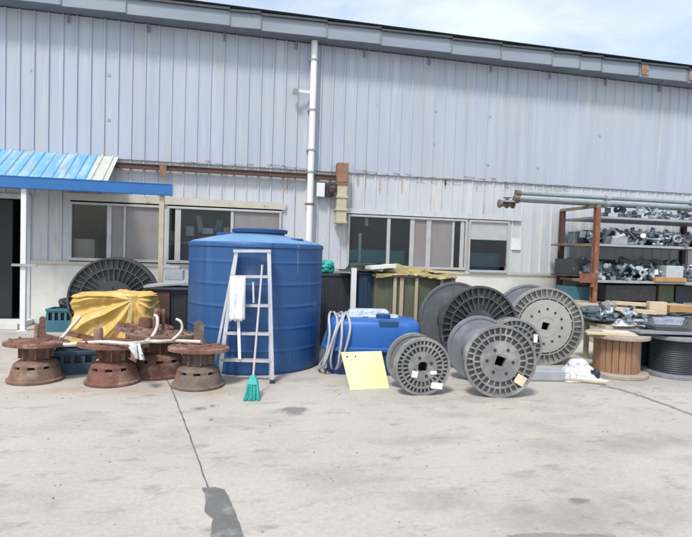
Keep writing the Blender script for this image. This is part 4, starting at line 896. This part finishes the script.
def scatter(nx, x0, x1, y0, y1, z, where, layers, seed, smin=.8, smax=1.3):
    rnd = random.Random(seed)
    for lay in range(layers):
        for i in range(nx):
            k = rnd.choices(range(6), (5, 5, 2, 5, 4, .6))[0]; nm, pr = protos[k]
            if k in used: o = pr.copy(); o.data = pr.data; COL.objects.link(o)
            else: o = pr; used.add(k)
            mi = rnd.choices((0, 1, 2), (5, 2, 4))[0]
            o.material_slots[0].link = 'OBJECT'; o.material_slots[0].material = M_fit[mi]
            s = rnd.uniform(smin, smax); o.scale = (s, s, s)
            o.location = (x0+(x1-x0)*(i+rnd.uniform(.1, .9))/nx, rnd.uniform(y0, y1), z+.003+lay*.10+rnd.uniform(0, .02)*lay)
            o.rotation_euler = (rnd.uniform(-.5, .5)*lay, rnd.uniform(-.5, .5)*lay, rnd.uniform(0, 6.3))
            pretty = nm.replace('_', ' ')
            tag(o, 'small steel %s in the heap on the %s' % (pretty, where), pretty, '%ss on the %s' % (pretty, where))
scatter(30, xr+.15, 10.2, YR0+.02, YR0+.5, L2, 'middle shelf of the rack', 3, 11, .55, 1.0)
scatter(15, xr+.2, 10.2, YR0+.5, YR1-.2, L2, 'middle shelf of the rack', 2, 12, 1, 1.5)
scatter(30, xr+.15, 10.2, YR0+.02, YR0+.5, L3, 'lowest shelf of the rack', 3, 13, .55, 1.0)
scatter(15, xr+.2, 10.2, YR0+.5, YR1-.2, L3, 'lowest shelf of the rack', 3, 14, 1.1, 1.7)
scatter(20, xr+.5, 10.2, YR0+.06, YR0+.5, L1, 'top shelf of the rack', 2, 15, .6, .95)
def backrow(z, where, seed, h0, h1):
    rnd = random.Random(seed); x = xr+.12
    while x < 10.3:
        w_ = rnd.uniform(.22, .42); h_ = rnd.uniform(h0, h1); m_ = rnd.choice([M_reel_dark, M_fit[1], M_fit[0], M_bluecrate, M_shelf, M_reel])
        b = MB(); b.bb((x, YR1-.30, z+.002), (x+w_-.02, YR1-.06, z+h_)); b.bb((x-.004, YR1-.304, z+h_+.0005), (x+w_-.016, YR1-.056, z+h_+.02)); x += w_
        tag(b.build('parts_box', m_, bevel=.006), 'plain parts box in the row at the back of the %s' % where, 'parts box', 'parts boxes at the back of the %s' % where)
backrow(L2, 'middle shelf', 61, .16, .34); backrow(L3, 'lowest shelf', 62, .3, .52)
def slab(name, px0, px1, py, Y, z0, h, d, m, label, cat, bev=.008):
    a, c = W(px0, py, Y), W(px1, py, Y); b = MB(); b.bb((a.x, Y, z0), (c.x, Y+d, z0+h)); return tag(b.build(name, m, bevel=bev), label, cat)
slab('steel_tray', 612, 628, 236, YR0+.03, L2+.003, .16, .3, M_shelf, 'pale steel tray standing on the middle shelf near the red post', 'tray')
slab('steel_tray', 667, 684, 262, YR0+.03, L3+.003, .34, .3, M_fit[2], 'pale steel tray on the lowest shelf behind the orange wooden block', 'tray')
slab('wooden_block', 656, 687, 276, YR0-.08, L3+.003, .09, .12, M_orangewood, 'orange wooden block on the front edge of the lowest shelf', 'wood block')
slab('storage_box', 606, 656, 292, YR0+.25, L3-.051-.40, .34, .6, M_reel_dark, 'wide dark grey box under the lowest shelf', 'box')
slab('storage_box', 659, 674, 292, YR0+.25, L3-.051-.42, .38, .6, M_olive, 'narrow olive box beside the wide dark grey box', 'box')
slab('storage_box', 676, 700, 292, YR0+.25, L3-.051-.42, .37, .6, M_char, 'charcoal box beyond the narrow olive box', 'box')
slab('low_platform', 598, 720, 310, YR0-.9, .0, L3-.051-.425, 1.9, M_timber, 'low weathered timber platform under the shelf rack', 'platform')
slab('storage_box', 566, 590, 250, YR1-.5, 1.24, .34, .4, M_fit[1], 'dark steel box on the narrow end bay of the rack', 'box')
slab('storage_box', 566, 592, 300, YR1-.6, .0, .98, .4, M_tealcrate, 'teal box standing on the ground behind the red rack post', 'box')
slab('bay_shelf', 564, 594, 243, YR1-.55, L2-.05, .04, .5, M_shelfbrown, 'short brown shelf between the two rusty rack posts', 'shelf')
slab('bay_shelf', 564, 594, 270, YR1-.55, 1.20, .035, .5, M_brown, 'lower brown shelf between the two rusty rack posts', 'shelf')
slab('metal_part', 583, 590, 238, YR1-.5, L2-.009, .15, .2, M_char, 'small dark machine part on the short brown shelf', 'machine part')
scatter(7, W(566, 240, YR1).x, W(592, 240, YR1).x-.1, YR1-.45, YR1-.15, 1.236, 'end bay of the rack', 3, 19, .9, 1.3)

# ------------------------------------------------------------------ upright spools and the heap behind
def spool(px, Z, Rf, rd, h, mdrum, mfl, label, cat, slats):
    p = base_at(px, Z); s = thing('wire_spool', label, cat, p, None); M0 = LM(s)
    for z0 in (0, h-.055):
        b = MB(M0); b.lathe([(Rf-.008, z0), (Rf, z0+.008), (Rf, z0+.047), (Rf-.008, z0+.055)], seg=48); b.build('flange', mfl, s, smooth=35)
    b = MB(M0)
    if slats:
        nS = 22
        for i in range(nS):
            a = 2*math.pi*i/nS; rr = rd+.006*math.sin(i*2.3); b.box((math.cos(a)*rr, math.sin(a)*rr, h/2), (.03, 2*math.pi*rd/nS*.93, h-.112), Matrix.Rotation(a, 3, 'Z'))
        b.lathe([(rd-.02, .056), (rd-.02, h-.056)], seg=30)
    else:
        prof = []; nW = 16
        for i in range(nW*4+1):
            t = i/(nW*4); prof.append((rd+.007*abs(math.sin(math.pi*nW*t)), .056+(h-.112)*t))
        b.lathe(prof, seg=48)
    b.build('core', mdrum, s, smooth=30 if not slats else None)
    return s
spool(615.5, 7.28, .41, .275, .575, M_slat, M_spoolflange, 'wooden wire spool with brown slatted core standing on its flange', 'wire spool', True)
spool(672.5, 7.38, .41, .30, .575, M_char, M_reel_blue, 'dark grey wound wire spool beside the wooden slatted spool', 'wire spool', False)
b = MB(); c = base_at(645, 7.75); b.bb((c.x-.2, c.y-.1, 0), (c.x+.2, c.y+.25, .5)); tag(b.build('blue_block', mat('deep_navy_plastic', (.015, .045, .085), None, 3, .5), bevel=.015), 'dark blue block behind the gap between the two wire spools', 'bin')  # dark blue block backing the gap between the spools
def plank(name, pa, pb, w, t, m, label, cat='plank'):
    b = MB(); b.bar(P(*pa), P(*pb), w, t); return tag(b.build(name, m, bevel=.004), label, cat)
ZS = .577
def on(px, Z, z): p = base_at(px, Z); p.z = z; return p
def board(px0, Z0, px1, Z1, z0, w, t, m, label, cat='plank', name='plank', z1=None):
    b = MB(); b.bar(on(px0, Z0, z0+t/2), on(px1, Z1, (z1 if z1 is not None else z0)+t/2), w, t); return tag(b.build(name, m, bevel=.003), label, cat)
board(584, 7.12, 634, 7.0, ZS, .16, .025, M_wood, 'weathered plank lying across the top of the wooden spool')
board(600, 7.32, 640, 7.25, ZS, .18, .02, M_bag, 'white painted board behind the plank on the wooden spool')
board(632, 7.2, 700, 7.22, ZS+.028, .3, .02, M_reel_blue, 'bluish grey sheet bridging over to the dark wire spool', 'metal sheet', 'metal_sheet')
board(648, 7.45, 700, 7.4, ZS+.051, .3, .05, M_reel_dark, 'dark flat panel on the dark wire spool', 'panel', 'panel')
# work table with heap behind the spools
tb2 = on(648, 8.15, 0)
wt = thing('trestle_table', 'low trestle table behind the two wire spools carrying scrap', 'table', tb2, None, -R_(4)); M0 = LM(wt)
TZ = .62
b = MB(M0); b.bb((-.98, -.36, TZ-.05), (1.2, .40, TZ)); b.build('tabletop', M_timber, wt)
for x in (-.85, 1.05):
    for y in (-.28, .32): b = MB(M0); b.bb((x-.03, y-.03, 0), (x+.03, y+.03, TZ-.0505)); b.build('leg', M_timber, wt)
c = on(600, 8.1, TZ); crumple('scrap_bag', c, (.62, .5, .24), M_scrapbag, 'dark teal grey bag of scrap on the table end nearest the pale drum', 'bag', 31, .16, 3.4, n=40)
drape('plastic_wrap', frame_at(627, 7.95, TZ), .8, .55, 36, 28, .3, [(0, .02, .04, .2, .1, .06), (-.18, -.04, .03, .08, .1, .05)], M_bag, 'white crumpled plastic wrap on the trestle table', 'plastic wrap', 32, steps=90, wr=.25)
drape('plastic_wrap', frame_at(657, 7.98, TZ), .95, .65, 40, 30, .35, [(0, .02, .05, .25, .14, .07), (.25, -.04, .04, .1, .1, .08), (-.3, 0, .03, .06, .1, .05)], M_bluesheet, 'bluish crumpled plastic wrap in the middle of the trestle table', 'plastic wrap', 33, steps=90, wr=.25)
drape('plastic_wrap', frame_at(687, 8.0, TZ), .75, .6, 34, 28, .3, [(0, .0, .04, .2, .14, .06), (.15, -.1, .03, .08, .08, .07)], M_reel_dark, 'dark crumpled plastic wrap at the far end of the trestle table', 'plastic wrap', 34, steps=90, wr=.25)
pz = TZ+.18
board(609, 7.85, 652, 7.75, TZ+.22, .12, .055, M_wood, 'pale pine board on the scrap heap, lower of two crossing boards', z1=TZ+.18)
board(611, 7.9, 640, 7.98, TZ+.30, .13, .05, M_wood, 'short pine board lying crosswise on top of the scrap heap', z1=TZ+.28)
board(645, 7.9, 662, 7.9, TZ+.17, .10, .19, M_wood, 'chunky pale pine block on the scrap heap', 'wood block', 'wooden_block')
board(665, 7.95, 688, 7.95, TZ+.21, .10, .10, M_orangewood, 'orange brown timber offcut on the scrap heap', 'wood block', 'wooden_block')
board(605, 8.2, 668, 8.15, TZ+.10, .08, .03, M_timber, 'long grey batten stuck into the front of the scrap heap', 'batten', 'batten', z1=TZ+.2)
c = on(650, 8.35, TZ); crumple('scrap_heap', c, (1.9, .5, .25), M_scrapbag, 'heap of dark scrap under the pine boards', 'scrap', 36, .3, 7, n=36)
scatter(9, on(594, 8.0, 0).x, on(640, 8.0, 0).x, on(640, 8.0, 0).y-.12, on(640, 8.0, 0).y+.1, TZ+.12, 'scrap heap on the trestle table', 2, 23, .5, .85)
scatter(14, on(594, 7.9, 0).x, on(650, 7.9, 0).x, on(640, 7.95, 0).y-.2, on(640, 7.95, 0).y+.15, TZ+.06, 'front of the trestle table', 2, 29, .35, .7)
# litter at the foot of the drums
drape('plastic_bag', frame_at(577, 7.0, 0), .66, .62, 40, 38, .4, [(.02, .03, .11, .13, .07, .12), (.12, -.05, .08, .06, .06, .07), (-.12, .0, .06, .08, .06, .06), (.0, -.09, .04, .15, .05, .035)], M_bag, 'crumpled white plastic bag on the ground between the pale drum and the wooden spool', 'bag', 41, steps=90, wr=.4)
b = MB(); c = on(541, 6.85, 0); b.box(c+Vector((0, 0, .07)), (.5, .3, .13), Matrix.Rotation(-.1, 3, 'Z')); tag(b.build('concrete_block', M_greybag, bevel=.012), 'low grey block on the ground in front of the pale drum', 'block')
c = on(592, 6.95, 0); crumple('plastic_bag', c, (.16, .14, .13), M_char, 'small dark bag beside the crumpled white plastic bag', 'bag', 44, .3, 4)
b = MB(); p0, p1 = on(560, 6.78, .022), on(606, 6.62, .022); b.tube([p0, p1], .022, 8); tag(b.build('timber_offcut', M_timber), 'thin stick on the ground in front of the white plastic bag', 'stick')

# loose grit on the slab
rnd = random.Random(77); b = MB()
for i in range(190):
    if i < 90: px, py = rnd.uniform(0, 692), 372+165*rnd.random()**1.5
    else: px = rnd.gauss(200, 120) if i % 2 else rnd.uniform(380, 690); py = rnd.gauss(396, 6)
    if py < 380: continue
    c = G(px, py); r = rnd.uniform(.003, .009); th = rnd.uniform(0, 6)
    b.box(c+Vector((0, 0, r*.6)), (r*2, r*1.5, r*1.2), Matrix.Rotation(th, 3, 'Z'), .6)
tag(b.build('grit', mat('grit_stone', (.36, .34, .31), (.22, .21, .19), 20, .9)), 'loose grit and crumbs scattered on the concrete yard', kind='stuff')
# ------------------------------------------------------------------ light
SUN_EL, SUN_AZ = R_(56), R_(214)          # azimuth from +Y, clockwise: behind the camera, to its left
sd = Vector((math.sin(SUN_AZ)*math.cos(SUN_EL), math.cos(SUN_AZ)*math.cos(SUN_EL), math.sin(SUN_EL)))
sl = bpy.data.lights.new('sun', 'SUN'); sl.energy = 1.5; sl.angle = R_(10); sl.color = (1, .96, .9)
so = bpy.data.objects.new('sun', sl); COL.objects.link(so); so.rotation_euler = sd.to_track_quat('Z', 'Y').to_euler(); so.location = (0, 0, 30)
wd = bpy.data.worlds.new('World'); scene.world = wd; wd.use_nodes = True; nt = wd.node_tree; N = nt.nodes; L = nt.links
bg = N['Background']; bg.inputs['Strength'].default_value = .105
sk = N.new('ShaderNodeTexSky'); sk.sky_type = 'NISHITA'; sk.sun_disc = False; sk.sun_elevation = SUN_EL; sk.sun_rotation = SUN_AZ; sk.dust_density = 2.5; sk.air_density = 1.2
tcw = N.new('ShaderNodeTexCoord'); mpw = N.new('ShaderNodeMapping'); mpw.inputs['Scale'].default_value = (1, 1, 2.6); L.new(tcw.outputs['Generated'], mpw.inputs['Vector'])
nw = N.new('ShaderNodeTexNoise'); nw.inputs['Scale'].default_value = 2.6; nw.inputs['Detail'].default_value = 9; nw.inputs['Roughness'].default_value = .58; nw.inputs['Distortion'].default_value = .4
L.new(mpw.outputs[0], nw.inputs['Vector'])
rw = N.new('ShaderNodeValToRGB'); rw.color_ramp.elements[0].position = .36; rw.color_ramp.elements[1].position = .70; rw.color_ramp.elements[0].color = (.22, .22, .22, 1)
L.new(nw.outputs['Fac'], rw.inputs['Fac'])
mw = N.new('ShaderNodeMix'); mw.data_type = 'RGBA'; mw.inputs['B'].default_value = (4.5, 4.9, 5.3, 1)
L.new(rw.outputs['Color'], mw.inputs['Factor']); L.new(sk.outputs['Color'], mw.inputs['A']); L.new(mw.outputs['Result'], bg.inputs['Color'])
vs = scene.view_settings; vs.view_transform = 'Standard'; vs.look = 'None'; vs.gamma = 1; vs.use_curve_mapping = False; vs.exposure = 1.1
scene.cycles.max_bounces = 6; scene.cycles.use_denoising = True
